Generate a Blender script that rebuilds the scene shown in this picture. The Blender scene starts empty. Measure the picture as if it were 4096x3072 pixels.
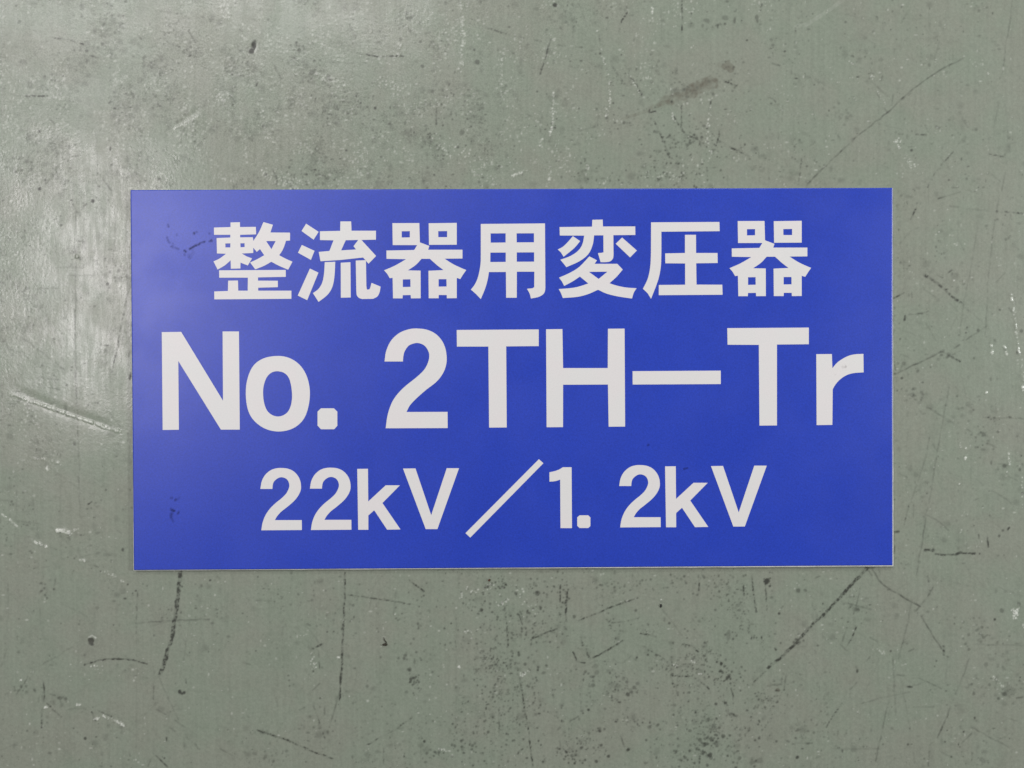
import bpy, math, random
import numpy as np
from mathutils import Vector, Matrix, Euler
from mathutils.geometry import tessellate_polygon

scene = bpy.context.scene
COL = scene.collection
random.seed(7)
RNG = np.random.default_rng(11)

# ------------------------------------------------------------------ camera
CAM_LOC = (-0.0037956, 0.0011612, 0.4227516)
CAM_ROT = (-0.0093172, -0.0070259, -0.0046289)
LENS = 28.1
cam_data = bpy.data.cameras.new("camera")
cam_data.lens = LENS
cam_data.sensor_width = 36.0
cam_data.sensor_fit = 'HORIZONTAL'
cam_data.clip_start = 0.01
cam_data.clip_end = 100.0
cam = bpy.data.objects.new("camera", cam_data)
cam.location = CAM_LOC
cam.rotation_euler = CAM_ROT
COL.objects.link(cam)
scene.camera = cam

# ------------------------------------------------------------------ light
world = bpy.data.worlds.new("World")
scene.world = world
world.use_nodes = True
bg = world.node_tree.nodes["Background"]
bg.inputs["Color"].default_value = (0.97, 1.0, 0.97, 1.0)
bg.inputs["Strength"].default_value = 0.16


def area_lamp(name, loc, target, sx, sy, power, color):
    d = bpy.data.lights.new(name, 'AREA')
    d.shape = 'RECTANGLE'
    d.size, d.size_y = sx, sy
    d.energy = power
    d.color = color
    o = bpy.data.objects.new(name, d)
    o.location = loc
    v = Vector(target) - Vector(loc)
    o.rotation_euler = v.to_track_quat('-Z', 'Y').to_euler()
    COL.objects.link(o)
    return o


# ceiling lamp whose blurred reflection lies on the floor left of the sign
lampA = area_lamp("ceiling_lamp", (-1.46, 0.38, 2.4), (-1.46, 0.38, 0), 0.36, 0.95, 21.0, (1.0, 0.94, 0.96))
# a row of lamps farther off, up and to the right: most of the diffuse light
lampB = area_lamp("ceiling_lamp", (0.5, 1.45, 1.15), (0.0, 0.15, 0), 0.4, 0.3, 7.6, (0.98, 1.0, 0.98))
lampD = area_lamp("ceiling_lamp", (1.8, 0.22, 1.15), (0.15, 0.0, 0), 0.20, 0.30, 19.0, (0.98, 1.0, 0.97))
lampC = area_lamp("ceiling_lamp", (-1.15, 1.62, 2.4), (-1.15, 1.62, 0), 1.8, 0.9, 42.0, (1.0, 0.965, 0.965))

scene.view_settings.view_transform = 'Standard'
scene.view_settings.look = 'None'
scene.view_settings.exposure = 0.0
scene.view_settings.gamma = 1.0
scene.view_settings.use_curve_mapping = False

# ------------------------------------------------------------------ photo measurements -> metres on a level plane
FPX = LENS / 36.0 * 4096.0
RM = Euler(CAM_ROT, 'XYZ').to_matrix()
RN = np.array(RM)
CN = np.array(CAM_LOC)


def on_plane(px, py, z=0.0):
    """Point of the level plane z that was measured at (px, py) in the 4096 x 3072 photo."""
    px = np.asarray(px, float)
    py = np.asarray(py, float)
    d = np.stack([(px - 2048.0) / FPX, -(py - 1536.0) / FPX, -np.ones_like(px)], -1) @ RN.T
    t = (z - CN[2]) / d[..., 2]
    return CN[0] + t * d[..., 0], CN[1] + t * d[..., 1]


# ------------------------------------------------------------------ node helpers
class NT:
    def __init__(self, mat):
        mat.use_nodes = True
        self.t = mat.node_tree
        self.t.nodes.clear()
        self.out = self.t.nodes.new("ShaderNodeOutputMaterial")

    def n(self, typ, **kw):
        nd = self.t.nodes.new(typ)
        for k, v in kw.items():
            if k.startswith("_"):
                setattr(nd, k[1:], v)
        for k, v in kw.items():
            if not k.startswith("_"):
                self.put(nd.inputs[k.replace("__", " ")], v)
        return nd

    def put(self, sock, v):
        if isinstance(v, bpy.types.NodeSocket):
            self.t.links.new(v, sock)
        else:
            sock.default_value = v

    def math(self, op, a, b=None, c=None, clamp=False):
        nd = self.t.nodes.new("ShaderNodeMath")
        nd.operation = op
        nd.use_clamp = clamp
        self.put(nd.inputs[0], a)
        if b is not None:
            self.put(nd.inputs[1], b)
        if c is not None:
            self.put(nd.inputs[2], c)
        return nd.outputs[0]

    def mix(self, f, a, b, blend='MIX'):
        nd = self.t.nodes.new("ShaderNodeMix")
        nd.data_type = 'RGBA'
        nd.blend_type = blend
        self.put(nd.inputs[0], f)
        self.put(nd.inputs[6], a)
        self.put(nd.inputs[7], b)
        return nd.outputs[2]

    def noise(self, vec, scale, detail=3.0, rough=0.55):
        nd = self.n("ShaderNodeTexNoise", Vector=vec, Scale=scale, Detail=detail, Roughness=rough)
        return nd.outputs["Fac"]

    def ramp(self, v, lo, hi, a=0.0, b=1.0):
        nd = self.t.nodes.new("ShaderNodeMapRange")
        nd.interpolation_type = 'SMOOTHSTEP'
        self.put(nd.inputs[0], v)
        nd.inputs[1].default_value = lo
        nd.inputs[2].default_value = hi
        nd.inputs[3].default_value = a
        nd.inputs[4].default_value = b
        return nd.outputs[0]

    def attr(self, name):
        nd = self.t.nodes.new("ShaderNodeAttribute")
        nd.attribute_name = name
        return nd.outputs["Fac"]


def rgb(r, g, b):
    return (r, g, b, 1.0)


# ------------------------------------------------------------------ materials
def floor_material():
    m = bpy.data.materials.new("worn_green_grey_floor")
    k = NT(m)
    pos0 = k.n("ShaderNodeTexCoord").outputs["Object"]
    pos = k.n("ShaderNodeMapping", Vector=pos0, Rotation=(0.5, 0.4, 0.63)).outputs[0]
    stretch = k.n("ShaderNodeMapping", Vector=pos0, Scale=(1.0, 0.035, 1.0)).outputs[0]
    stretch2 = k.n("ShaderNodeMapping", Vector=pos0, Scale=(1.0, 0.12, 1.0), Rotation=(0, 0, 0.06)).outputs[0]
    patch = k.ramp(k.noise(pos, 26.0, 4.0, 0.6), 0.36, 0.64)
    patch2 = k.noise(pos, 95.0, 3.0, 0.6)
    fine = k.noise(pos, 620.0, 2.0, 0.6)
    grain = k.noise(pos, 1270.0, 2.0, 0.6)
    streak = k.noise(stretch, 520.0, 2.0, 0.5)
    c = k.mix(patch, rgb(0.228, 0.266, 0.208), rgb(0.241, 0.260, 0.210))
    c = k.mix(k.ramp(patch2, 0.4, 0.72, 0.0, 0.45), c, rgb(0.212, 0.238, 0.192))
    # grain, fine mottling and faint drag streaks of the worn coating
    lum = k.math('ADD', k.math('MULTIPLY', k.math('SUBTRACT', fine, 0.5), 0.34),
                 k.math('MULTIPLY', k.math('SUBTRACT', grain, 0.5), k.math('MULTIPLY_ADD', k.attr('worn'), 0.75, 0.24)))
    lum = k.math('ADD', lum, k.math('MULTIPLY', k.math('SUBTRACT', streak, 0.5), 0.20))
    lum = k.math('ADD', lum, k.math('MULTIPLY', k.math('SUBTRACT', patch2, 0.5), 0.30))
    lum = k.math('ADD', lum, 1.0)
    grey = k.n("ShaderNodeCombineColor", Red=lum, Green=lum, Blue=lum).outputs[0]
    c = k.mix(1.0, c, grey, 'MULTIPLY')
    c = k.mix(k.math('MULTIPLY', k.attr("stain"), 1.0, clamp=True), c, rgb(0.105, 0.092, 0.066))
    c = k.mix(k.math('MULTIPLY', k.attr("pale"), 0.9, clamp=True), c, rgb(0.66, 0.68, 0.62))  # pale rims, plus lamp glints put into the colour
    dk = k.attr("dark")
    c = k.mix(dk, c, rgb(0.018, 0.018, 0.015))
    # gloss: a worn clear coat over a satin body
    rg = k.noise(pos, 60.0, 4.0, 0.6)
    streak_r = k.noise(stretch2, 420.0, 3.0, 0.6)
    bsdf = k.n("ShaderNodeBsdfPrincipled", Base__Color=c)
    k.put(bsdf.inputs["Roughness"], k.ramp(rg, 0.3, 0.7, 0.50, 0.62))
    k.put(bsdf.inputs["Specular IOR Level"], 0.38)
    cw = k.math('MULTIPLY', k.ramp(rg, 0.35, 0.65, 0.42, 0.80), k.math('SUBTRACT', 1.0, k.math('MULTIPLY', dk, 0.8)))
    k.put(bsdf.inputs["Coat Weight"], cw)
    k.put(bsdf.inputs["Coat Roughness"], k.ramp(streak_r, 0.3, 0.7, 0.17, 0.27))
    h = k.math('ADD', k.math('MULTIPLY', fine, 0.6), k.math('MULTIPLY', streak_r, 0.30))
    h = k.math('ADD', h, k.math('MULTIPLY', grain, 0.25))
    bump = k.n("ShaderNodeBump", Strength=0.55, Distance=0.00012, Height=h).outputs[0]
    k.put(bsdf.inputs["Normal"], bump)
    k.put(bsdf.inputs["Coat Normal"], bump)
    k.t.links.new(bsdf.outputs[0], k.out.inputs[0])
    return m


def blue_material():
    m = bpy.data.materials.new("matt_blue_film")
    k = NT(m)
    pos = k.n("ShaderNodeTexCoord").outputs["Object"]
    big = k.noise(pos, 18.0, 3.0)
    grain = k.noise(k.n("ShaderNodeMapping", Vector=pos, Rotation=(0.5, 0.4, 0.63)).outputs[0], 1270.0, 1.0, 0.5)
    c = k.mix(k.ramp(big, 0.3, 0.7), rgb(0.012, 0.045, 0.460), rgb(0.015, 0.050, 0.482))
    lum = k.math('ADD', k.math('MULTIPLY', k.math('SUBTRACT', grain, 0.5), 0.5), 1.0)
    c = k.mix(1.0, c, k.n("ShaderNodeCombineColor", Red=lum, Green=lum, Blue=lum).outputs[0], 'MULTIPLY')
    c = k.mix(k.attr("smudge"), c, rgb(0.010, 0.014, 0.085))
    bsdf = k.n("ShaderNodeBsdfPrincipled", Base__Color=c)
    k.put(bsdf.inputs["Roughness"], k.ramp(k.noise(pos, 30.0, 3.0), 0.3, 0.7, 0.35, 0.40))
    k.put(bsdf.inputs["Specular IOR Level"], k.math('SUBTRACT', 0.66, k.math('MULTIPLY', k.attr("smudge"), 0.5)))
    k.put(bsdf.inputs["Normal"], k.n("ShaderNodeBump", Strength=0.25, Distance=0.00005, Height=grain).outputs[0])
    k.t.links.new(bsdf.outputs[0], k.out.inputs[0])
    return m


def white_material():
    m = bpy.data.materials.new("white_lettering")
    k = NT(m)
    pos = k.n("ShaderNodeTexCoord").outputs["Object"]
    big = k.noise(pos, 45.0, 3.0)
    grain = k.noise(pos, 1500.0, 1.0, 0.5)
    c = k.mix(k.ramp(big, 0.35, 0.65), rgb(0.755, 0.725, 0.730), rgb(0.740, 0.732, 0.730))
    lum = k.math('ADD', k.math('MULTIPLY', k.math('SUBTRACT', grain, 0.5), 0.10), 1.0)
    c = k.mix(1.0, c, k.n("ShaderNodeCombineColor", Red=lum, Green=lum, Blue=lum).outputs[0], 'MULTIPLY')
    for px, py, r, s in ((3382, 1467, 0.0011, 0.55), (3370, 1468, 0.0014, 0.22), (3340, 1500, 0.0006, 0.3)):
        x, y = on_plane(px, py, 0.0022)
        d = k.n("ShaderNodeVectorMath", _operation='DISTANCE')
        k.t.links.new(pos, d.inputs[0])
        d.inputs[1].default_value = (float(x), float(y), 0.0023)
        f = k.math('ADD', d.outputs["Value"], k.math('MULTIPLY', k.math('SUBTRACT', k.noise(pos, 900.0, 2.0), 0.5), 0.0014))
        c = k.mix(k.ramp(f, 0.0, r, s, 0.0), c, rgb(0.25, 0.22, 0.22))
    bsdf = k.n("ShaderNodeBsdfPrincipled", Base__Color=c)
    bsdf.inputs["Roughness"].default_value = 0.42
    k.t.links.new(bsdf.outputs[0], k.out.inputs[0])
    return m


def plain(name, col, rough, var=0.25, scale=900.0):
    m = bpy.data.materials.new(name)
    k = NT(m)
    pos = k.n("ShaderNodeTexCoord").outputs["Object"]
    nz = k.noise(pos, scale, 3.0)
    lum = k.math('ADD', k.math('MULTIPLY', k.math('SUBTRACT', nz, 0.5), var * 2), 1.0)
    c = k.mix(1.0, rgb(*col), k.n("ShaderNodeCombineColor", Red=lum, Green=lum, Blue=lum).outputs[0], 'MULTIPLY')
    bsdf = k.n("ShaderNodeBsdfPrincipled", Base__Color=c)
    bsdf.inputs["Roughness"].default_value = rough
    k.t.links.new(bsdf.outputs[0], k.out.inputs[0])
    return m


# ------------------------------------------------------------------ mesh helpers
def link_mesh(name, me, mat, parent=None):
    me.materials.append(mat)
    o = bpy.data.objects.new(name, me)
    COL.objects.link(o)
    if parent:
        o.parent = parent
    return o


def grid_mesh(name, xs, ys, z):
    nx, ny = len(xs), len(ys)
    X, Y = np.meshgrid(xs, ys)
    co = np.stack([X, Y, z], -1).reshape(-1, 3).astype(np.float32)
    i = np.arange((ny - 1) * (nx - 1))
    r, c = i // (nx - 1), i % (nx - 1)
    a = r * nx + c
    quads = np.stack([a, a + 1, a + nx + 1, a + nx], -1).astype(np.int32)
    me = bpy.data.meshes.new(name)
    me.vertices.add(len(co))
    me.vertices.foreach_set("co", co.ravel())
    me.loops.add(quads.size)
    me.loops.foreach_set("vertex_index", quads.ravel())
    me.polygons.add(len(quads))
    me.polygons.foreach_set("loop_start", np.arange(len(quads), dtype=np.int32) * 4)
    me.polygons.foreach_set("use_smooth", np.ones(len(quads), dtype=bool))
    me.update(calc_edges=True)
    return me


def set_attr(me, name, arr):
    at = me.attributes.new(name, 'FLOAT', 'POINT')
    at.data.foreach_set("value", np.ascontiguousarray(arr.ravel(), dtype=np.float32))


def blur(a, n):
    for _ in range(n):
        a = (np.roll(a, 1, 0) + 2 * a + np.roll(a, -1, 0)) / 4
        a = (np.roll(a, 1, 1) + 2 * a + np.roll(a, -1, 1)) / 4
    return a


def field(shape, n, step=1):
    """Smooth random field in 0..1 (mean .5), feature size about step*sqrt(n) cells."""
    s = (shape[0] // step + 3, shape[1] // step + 3)
    a = blur(RNG.standard_normal(s), n)
    if step > 1:
        yy = np.arange(shape[0]) / step
        xx = np.arange(shape[1]) / step
        y0, x0 = yy.astype(int), xx.astype(int)
        fy, fx = (yy - y0)[:, None], (xx - x0)[None, :]
        fy = fy * fy * (3 - 2 * fy)
        fx = fx * fx * (3 - 2 * fx)
        a = (a[y0][:, x0] * (1 - fy) * (1 - fx) + a[y0 + 1][:, x0] * fy * (1 - fx)
             + a[y0][:, x0 + 1] * (1 - fy) * fx + a[y0 + 1][:, x0 + 1] * fy * fx)
    else:
        a = a[:shape[0], :shape[1]]
    a = (a - a.mean()) / a.std()
    return np.clip(0.5 + 0.25 * a, 0, 1)


def sstep(a, b, x):
    t = np.clip((x - a) / (b - a), 0, 1)
    return t * t * (3 - 2 * t)


# ------------------------------------------------------------------ the floor: wear, scuffs and dents
# fine grid where the photo looks, growing coarser outwards to a few metres
STEP = 0.00042
XF = np.arange(-0.315, 0.315 + STEP, STEP)
YF = np.arange(-0.245, 0.245 + STEP, STEP)
NX, NY = len(XF), len(YF)
SH = (NY, NX)
dark = np.zeros(SH)
pale = np.zeros(SH)
stain = np.zeros(SH)
relief = np.zeros(SH)            # metres
TEXN = field(SH, 1)              # speckle
TEXM = field(SH, 6)              # a few mm
TEXL = field(SH, 8, 8)           # centimetres
PX = 1.3145e-4                   # metres per photo pixel on the floor
TS = 0.46296                     # photo pixels per measuring unit
TILE = {'A': (0, 0), 'B': (1024, 0), 'C': (2048, 0), 'D': (3072, 0),
        'E': (0, 2304), 'F': (1024, 2304), 'G': (2048, 2304), 'H': (3072, 2304),
        'I': (0, 768), 'J': (0, 1536), 'K': (3396, 768), 'L': (3396, 1536)}


def tile_pts(tile, pts):
    ox, oy = TILE[tile]
    p = np.array(pts, float)
    x, y = on_plane(ox + p[:, 0] * TS, oy + p[:, 1] * TS, 0.0)
    return np.stack([(x - XF[0]) / STEP, (y - YF[0]) / STEP], -1)   # in cells


def seg_dist(P, pad):
    """Distance (cells) to a polyline, its parameter 0..1 and side, on the window round it."""
    x0, y0 = np.floor(P.min(0) - pad).astype(int)
    x1, y1 = np.ceil(P.max(0) + pad).astype(int)
    x0, y0 = max(x0, 0), max(y0, 0)
    x1, y1 = min(x1, NX - 1), min(y1, NY - 1)
    if x1 <= x0 or y1 <= y0:
        return None
    X, Y = np.meshgrid(np.arange(x0, x1 + 1), np.arange(y0, y1 + 1))
    best = np.full(X.shape, 1e9)
    par = np.zeros(X.shape)
    sid = np.zeros(X.shape)
    L = np.hypot(*np.diff(P, axis=0).T)
    tot = max(L.sum(), 1e-6)
    acc = 0.0
    for (a, b, l) in zip(P[:-1], P[1:], L):
        d = b - a
        t = np.clip(((X - a[0]) * d[0] + (Y - a[1]) * d[1]) / max(l * l, 1e-9), 0, 1)
        ex, ey = X - a[0] - t * d[0], Y - a[1] - t * d[1]
        q = np.hypot(ex, ey)
        s = np.sign(d[0] * ey - d[1] * ex)
        m = q < best
        best[m] = q[m]
        par[m] = ((acc + t * l) / tot)[m]
        sid[m] = s[m]
        acc += l
    return (slice(y0, y1 + 1), slice(x0, x1 + 1)), best, par, sid


def smooth_line(P):
    if len(P) < 3:
        n = max(2, int(np.hypot(*(P[-1] - P[0])) / 6))
        t = np.linspace(0, 1, n)[:, None]
        return P[0] + (P[-1] - P[0]) * t
    Q = np.vstack([2 * P[0] - P[1], P, 2 * P[-1] - P[-2]])
    out = []
    for i in range(1, len(Q) - 2):
        n = max(2, int(np.hypot(*(Q[i + 1] - Q[i])) / 6))
        t = np.linspace(0, 1, n, endpoint=False)[:, None]
        a, b, c, d = Q[i - 1], Q[i], Q[i + 1], Q[i + 2]
        out.append(0.5 * (2 * b + (c - a) * t + (2 * a - 5 * b + 4 * c - d) * t ** 2 + (3 * b - a - 3 * c + d) * t ** 3))
    out.append(P[-1][None])
    return np.vstack(out)


def over(layer, sl, m):
    layer[sl] = 1 - (1 - layer[sl]) * (1 - np.clip(m, 0, 1))


def S(tile, pts, w, s, t=0, layer=None):
    """A scuff or scratch along pts, w wide, strength s; t=1 breaks it into specks."""
    layer = dark if layer is None else layer
    P = tile_pts(tile, pts)
    P = smooth_line(P)
    if len(P) > 3:
        P[1:-1] += RNG.normal(0, 0.35, (len(P) - 2, 2))
    wc = w * TS * PX / STEP / 2
    we = max(wc, 0.85)
    r = seg_dist(P, we + 3)
    if r is None:
        return
    sl, d, u, _ = r
    we_n = we * (0.7 + 0.6 * TEXM[sl])
    m = sstep(1.0, 0.0, (d - we_n * 0.55) / (0.75 + 0.25 * we))
    m *= min(1.0, (wc / we) ** 0.6) * s * (1.0 if t else (0.72 if s < 0.8 else 0.9))
    m *= sstep(0.0, 0.04, u) * 0.5 + 0.5
    m *= 0.35 + 1.15 * TEXM[sl]
    m *= 0.8 + 0.4 * TEXN[sl]
    if t:
        m *= 0.32 + 0.9 * sstep(0.36, 0.64, TEXN[sl])
        m *= 1.15
    over(layer, sl, m)


def B(tile, x, y, r, s, ry=None, layer=None, t=0):
    """A spot."""
    layer = dark if layer is None else layer
    c = tile_pts(tile, [(x, y)])[0]
    k = TS * PX / STEP
    rx, ry = r * k, (ry or r) * k
    ex, ey = max(rx, 0.75), max(ry, 0.75)
    x0, x1 = int(c[0] - ex - 4), int(c[0] + ex + 5)
    y0, y1 = int(c[1] - ey - 4), int(c[1] + ey + 5)
    x0, y0, x1, y1 = max(x0, 0), max(y0, 0), min(x1, NX), min(y1, NY)
    if x1 <= x0 or y1 <= y0:
        return
    sl = (slice(y0, y1), slice(x0, x1))
    X, Y = np.meshgrid(np.arange(x0, x1), np.arange(y0, y1))
    q = np.hypot((X - c[0]) / ex, (Y - c[1]) / ey) + (TEXM[sl] - 0.5) * 0.9
    soft = 0.9 / min(ex, ey)
    m = sstep(1.0 + soft * 0.5, 1.0 - soft, q) * s
    if t:
        m *= 0.3 + sstep(0.35, 0.65, TEXN[sl])
    over(layer, sl, m)


def CL(tile, x, y, sx, sy, n, s, r=6):
    """A loose cluster of specks."""
    for _ in range(n):
        B(tile, x + RNG.normal(0, sx), y + RNG.normal(0, sy), r * RNG.uniform(0.7, 1.9), s * RNG.uniform(0.5, 1.15))


def dome(tile, x, y, r, h):
    """A raised (h>0, mm) or pitted bump of the coating."""
    c = tile_pts(tile, [(x, y)])[0]
    k = max(r * TS * PX / STEP, 1.2)
    x0, x1, y0, y1 = int(c[0] - 3 * k), int(c[0] + 3 * k + 1), int(c[1] - 3 * k), int(c[1] + 3 * k + 1)
    x0, y0, x1, y1 = max(x0, 0), max(y0, 0), min(x1, NX), min(y1, NY)
    if x1 <= x0 or y1 <= y0:
        return
    X, Y = np.meshgrid(np.arange(x0, x1), np.arange(y0, y1))
    relief[y0:y1, x0:x1] += h * 1e-3 * np.exp(-((X - c[0]) ** 2 + (Y - c[1]) ** 2) / (k * k))


def glints(tile, pts, w, n, h=0.05, s=0.5):
    """Small chips along a line: raised to catch the lamps, with the glint also painted pale."""
    P = np.array(pts, float)
    for _ in range(n):
        i = RNG.integers(0, len(P) - 1) if len(P) > 1 else 0
        a = P[i]
        b = P[min(i + 1, len(P) - 1)]
        q = a + (b - a) * RNG.random() + RNG.normal(0, w / 2, 2)
        r = RNG.uniform(4.5, 9.5)
        dome(tile, q[0], q[1], r, h * RNG.uniform(0.5, 1.4))
        B(tile, q[0], q[1], r * 0.85, min(1.0, s * RNG.uniform(0.4, 1.25)), layer=pale)  # sparkle painted in as a pale spot on the dome


def groove(tile, pts, w, depth):
    P = smooth_line(tile_pts(tile, pts))
    wc = w * TS * PX / STEP
    r = seg_dist(P, 3 * wc)
    if r is None:
        return
    sl, d, u, sd = r
    ends = sstep(0, 0.25, u) * sstep(1, 0.75, u)
    relief[sl] -= depth * 1e-3 * np.exp(-(d / wc) ** 2) * ends


# --- top left
for a in [([(945, 5), (965, 90)], 6, .5), ([(970, 190), (1110, 210)], 6, .4), ([(870, 240), (880, 330)], 9, .4),
          ([(1630, 270), (1690, 370)], 7, .8), ([(1200, 318), (1222, 338)], 7, .8), ([(2065, 250), (2092, 275)], 7, .7),
          ([(1245, 495), (1248, 575)], 26, .22), ([(1300, 400), (1500, 398)], 5, .3), ([(955, 1262), (953, 1300)], 11, .8),
          ([(1960, 940), (2060, 1020), (2155, 1110)], 5, .55), ([(2155, 1110), (2160, 1150)], 6, .4),
          ([(2100, 680), (1880, 830), (1740, 930)], 10, .3), ([(2085, 1210), (2085, 1260)], 6, .5),  # first stroke: shaded side of the groove, painted dark
          ([(430, 1030), (495, 1095)], 6, .6), ([(500, 1245), (640, 1365)], 6, .55), ([(470, 1270), (575, 1420)], 5, .35),
          ([(610, 1490), (690, 1660)], 5, .35), ([(895, 1555), (955, 1640)], 5, .75), ([(1075, 1490), (1085, 1600)], 10, .25),
          ([(290, 1290), (220, 1410)], 6, .35), ([(1250, 1245), (1245, 1300)], 9, .5)]:
    S('A', *a)
for a in [([(455, 325), (600, 345), (720, 382)], 7, .8, 1), ([(775, 480), (850, 500)], 9, .75, 1),
          ([(180, 828), (300, 832), (410, 828)], 7, .8, 1), ([(1440, 352), (1490, 385), (1550, 405)], 9, .55, 1)]:
    S('A', *a)
for x, y, r, s in [(745, 437, 14, .7), (1245, 495, 18, .35), (545, 653, 6, 1), (955, 693, 7, .9), (1243, 633, 5, .9),
                   (1140, 802, 6, .8), (1117, 767, 5, .8), (338, 1132, 12, .95), (340, 1632, 12, .95), (963, 1425, 12, .85),
                   (780, 1383, 8, .8), (845, 1423, 7, .8), (265, 1588, 7, .8), (235, 1045, 6, .7), (375, 1070, 6, .8),
                   (315, 902, 5, .7), (503, 905, 5, .8), (490, 1023, 5, .7), (35, 905, 5, .7), (1965, 978, 8, .75),
                   (1780, 867, 7, .75), (1765, 1198, 7, .8), (1550, 1195, 6, .7), (1400, 995, 5, .7), (1570, 725, 6, .8),
                   (1660, 540, 7, .6), (2035, 28, 7, .7), (1800, 1605, 8, .8), (885, 380, 14, .4), (400, 355, 13, .4),
                   (1085, 12, 14, .5), (700, 42, 10, .5), (515, 455, 8, .6), (205, 430, 8, .5), (963, 1645, 14, .6),
                   (1202, 1385, 16, .45), (1830, 1125, 30, .25), (165, 185, 16, .4), (140, 50, 15, .4), (1560, 1230, 8, .6)]:
    B('A', x, y, r, s)
groove('A', [(1750, 925), (1640, 1000), (1490, 1100)], 22, 0.14)
glints('A', [(1735, 985), (1640, 1050), (1515, 1105)], 10, 26, .06, .6)
glints('A', [(1930, 30), (1960, 190)], 40, 40, .05, .5)
glints('A', [(1880, 880), (2000, 800)], 50, 30, .05, .5)
glints('A', [(870, 240), (900, 260)], 20, 8, .07, .8)
# elongated chip with a pale right rim
S('A', [(2200, 362), (2188, 405), (2172, 450)], 46, 1.0)
B('A', 2176, 440, 22, .95)
B('A', 2192, 385, 21, .95)
S('A', [(2222, 375), (2216, 415), (2204, 450)], 9, .4, 0, pale)
S('A', [(2205, 345), (2200, 360)], 18, .8)
dome('A', 2187, 405, 26, -0.25)
# --- top, second quarter
for a in [([(870, 452), (960, 478), (1090, 487), (1200, 482), (1280, 487)], 8, .8, 1), ([(570, 540), (960, 545)], 6, .4),
          ([(1990, 240), (2160, 290)], 8, .75, 1), ([(820, 262), (880, 272)], 6, .45), ([(150, 550), (220, 685)], 6, .75),
          ([(205, 860), (180, 990)], 5, .45), ([(110, 1110), (195, 1240), (240, 1300)], 9, .3),
          ([(140, 1460), (175, 1540), (180, 1610)], 7, .7), ([(1435, 1520), (1450, 1590)], 7, .6),
          ([(1560, 870), (1560, 1080)], 10, .4, 1), ([(0, 745), (15, 710)], 14, .8), ([(560, 1250), (640, 1310)], 6, .35)]:
    S('B', *a)
for x, y, r, s in [(630, 685, 20, .45), (1030, 935, 14, .95), (905, 890, 9, .9), (865, 830, 9, .9), (868, 910, 8, .8),
                   (820, 880, 7, .8), (795, 980, 8, .8), (970, 845, 6, .9), (865, 990, 6, .8), (1885, 430, 11, .75),
                   (1910, 540, 20, .6), (1435, 570, 14, .6), (1560, 730, 15, .4), (1775, 1150, 26, .45), (390, 1290, 7, .9),
                   (812, 1148, 6, .9), (780, 1300, 8, .9), (1080, 1355, 10, .75), (1400, 410, 6, .9), (1665, 568, 7, .9),
                   (1540, 1510, 9, .9), (1705, 1508, 8, .9), (2100, 1433, 8, .8), (1540, 1155, 6, .9), (35, 90, 14, .5),
                   (105, 168, 10, .5), (370, 235, 8, .6), (1940, 15, 16, .4), (1700, 90, 8, .7)]:
    B('B', x, y, r, s)
CL('B', 350, 400, 50, 35, 26, .5, 7)
CL('B', 920, 880, 90, 90, 30, .7, 5)
CL('B', 540, 630, 90, 40, 24, .45, 8)
CL('B', 1600, 950, 150, 120, 50, .7, 5)
CL('B', 1900, 1300, 170, 200, 80, .75, 5)
CL('B', 300, 1530, 160, 60, 70, .6, 6)
CL('B', 1300, 220, 70, 80, 30, .45, 8)
glints('B', [(1770, 20), (1790, 300), (1775, 600)], 26, 70, .05, .5)
glints('B', [(2130, 450), (2120, 800)], 16, 22, .05, .5)
glints('B', [(1240, 380), (1235, 480)], 14, 12, .06, .7)
glints('B', [(500, 640), (700, 720)], 40, 36, .05, .5)
glints('B', [(60, 1500), (400, 1600)], 60, 70, .05, .5)
glints('B', [(1500, 1200), (2000, 1450)], 90, 60, .05, .5)
glints('B', [(1000, 720), (1300, 760)], 40, 30, .05, .5)
glints('B', [(30, 850), (60, 1100), (180, 1260)], 40, 40, .05, .45)
# --- top, third quarter
for a in [([(1470, 0), (1470, 280)], 10, .8, 1), ([(1000, 100), (950, 180), (925, 270)], 16, .5, 1), ([(1010, 135), (1050, 130)], 8, .3),
          ([(20, 315), (100, 328)], 9, .65), ([(190, 345), (250, 358)], 13, .75, 1), ([(370, 390), (460, 395)], 8, .5),
          ([(545, 407), (605, 408)], 10, .6), ([(350, 310), (300, 450), (270, 560), (245, 640)], 14, .45, 1),
          ([(755, 300), (757, 360)], 7, .6), ([(590, 50), (625, 155)], 6, .4), ([(700, 300), (740, 400)], 5, .25),
          ([(1830, 700), (1940, 740)], 14, .75, 1), ([(1190, 940), (1185, 975), (1240, 960)], 11, .8),
          ([(1467, 880), (1467, 1090), (1500, 1160), (1600, 1200), (1680, 1270)], 13, .5, 1), ([(1720, 870), (1700, 960)], 10, .5, 1),
          ([(1800, 1110), (1780, 1200), (1760, 1260)], 14, .5, 1), ([(1880, 1270), (1960, 1310), (2050, 1350)], 14, .6, 1),
          ([(1230, 1050), (1300, 1200), (1360, 1360)], 18, .45, 1), ([(1390, 990), (1440, 1080)], 12, .55, 1),
          ([(1010, 650), (1070, 720), (1130, 850)], 10, .5, 1), ([(330, 1130), (560, 1130), (720, 1090), (750, 1000)], 10, .25),
          ([(640, 1370), (600, 1450)], 10, .45, 1), ([(2110, 1230), (2140, 1370)], 6, .3), ([(830, 640), (800, 520)], 7, .3, 1)]:
    S('C', *a)
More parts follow.
